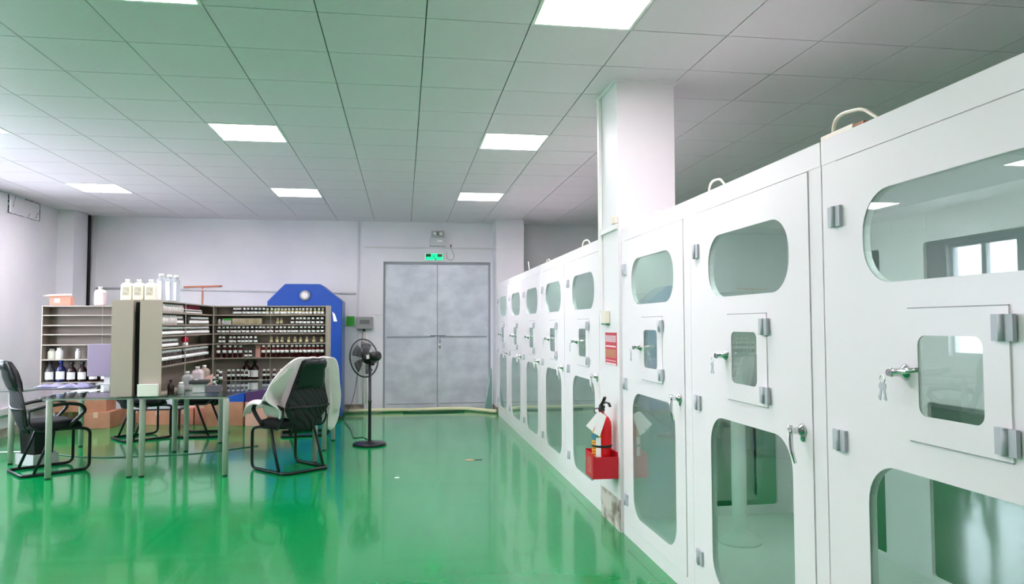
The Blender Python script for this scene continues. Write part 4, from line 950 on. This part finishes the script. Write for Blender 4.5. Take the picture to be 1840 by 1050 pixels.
st = empty('low_bench', (-3.32, 10.77, 0), 0, 'low dark bench carrying the pale crate behind the racks', 'bench')
obj('bench_top', B(-.32, .32, -.16, .16, .28, .299), frame_m, st)
for sx in (-1, 1):
    for sy in (-1, 1): obj('leg', B(sx*.29-.012, sx*.29+.012, sy*.13-.012, sy*.13+.012, 0, .279), frame_m, st)
random.seed(9)
cols = [((236, 200, 60), 'yellow'), ((240, 240, 240), 'white'), ((210, 60, 60), 'red'), ((60, 90, 190), 'blue'), ((40, 40, 44), 'black'), ((240, 236, 225), 'cream'), ((200, 90, 60), 'orange')]
for k in range(7):
    c_, nm = cols[k]; x = -3.55+k*.08
    bm = bmesh.new(); lathe(bm, [(.024, 0), (.028, .01), (.028, .11), (.016, .13), (.016, .15)], x, 10.74+.05*(k % 2), .3065, 12)
    tag(obj('small_can', bm, mat('can_'+nm, c_, .4)), f'{nm} little can in the pale crate behind the left chair', 'can')
# waste bin on a tray by the left chair
tr = empty('grey_tray', (-3.79, 8.37, 0), math.radians(-35), 'pale grey tray on the floor under the bin by the left chair', 'tray')
bm = bmesh.new(); box(bm, -.16, .16, -.13, .13, 0, .02); box(bm, -.16, .16, -.13, -.12, .02, .11); box(bm, -.16, .16, .12, .13, .02, .11); box(bm, -.16, -.15, -.12, .12, .02, .11); box(bm, .15, .16, -.12, .12, .02, .11); obj('tray_shell', bm, lgrey_m, tr)
wb_ = empty('waste_bin', (-3.79, 8.37, .0205), math.radians(-35), 'square black bin standing in the pale grey tray', 'bin')
bm = bmesh.new()
a = [bm.verts.new((sx*.11, sy*.09, 0)) for sx, sy in ((-1, -1), (1, -1), (1, 1), (-1, 1))]; b = [bm.verts.new((sx*.135, sy*.11, .36)) for sx, sy in ((-1, -1), (1, -1), (1, 1), (-1, 1))]
bm.faces.new(a)
for i in range(4): bm.faces.new((a[i], a[(i+1) % 4], b[(i+1) % 4], b[i]))
o = obj('bin_body', bm, black_m, wb_); mo = o.modifiers.new('s', 'SOLIDIFY'); mo.thickness = .004
bm = bmesh.new(); tube(bm, rounded([(-.137, -.112, .365), (.137, -.112, .365), (.137, .112, .365), (-.137, .112, .365), (-.137, -.111, .365)], .02), .007, 6); obj('rim', bm, black_m, wb_)
# floor marks
tag(obj('floor_stripe', B(XL+.012, -4.32, 9.13, 9.19, 0, .0012), paper_m), 'white painted stripe on the green floor at the left wall', 'floor marking')
bm = bmesh.new(); lathe(bm, [(.05, 0), (.052, .002), (.03, .0032)], .70, 7.80, 0, 14); bm2 = bm; box(bm, .755, .83, 7.77, 7.83, 0, .002, mi=1)
tag(obj('floor_anchor', bm, [mat('anchor_tan', (180, 150, 120), .6), mat('anchor_dark', (50, 60, 54), .6)]), 'small tan anchor plate set in the green floor near the cabinets', 'floor plate')
tag(obj('paper_bit', B(-.075, -.035, 7.0, 7.03, 0, .002), paper_m), 'tiny white paper scrap on the green floor', 'scrap')
# cable on the floor under the desks
tag(T('power_cable', rounded([(-3.9, 8.9, .005), (-3.3, 8.55, .005), (-2.6, 8.6, .005), (-2.3, 8.65, .005), (-1.7, 9.1, .005)], .3), .005, mat('grey_cable', (90, 110, 104), .5)), 'thin grey cable lying on the floor under the desks', 'cable')
# trunk low on the left wall
tag(obj('wall_trunking', B(XL, XL+.06, 9.95, 11.65, .30, .38), lgrey_m), 'pale trunking low on the left wall behind the left chair', 'trunking')
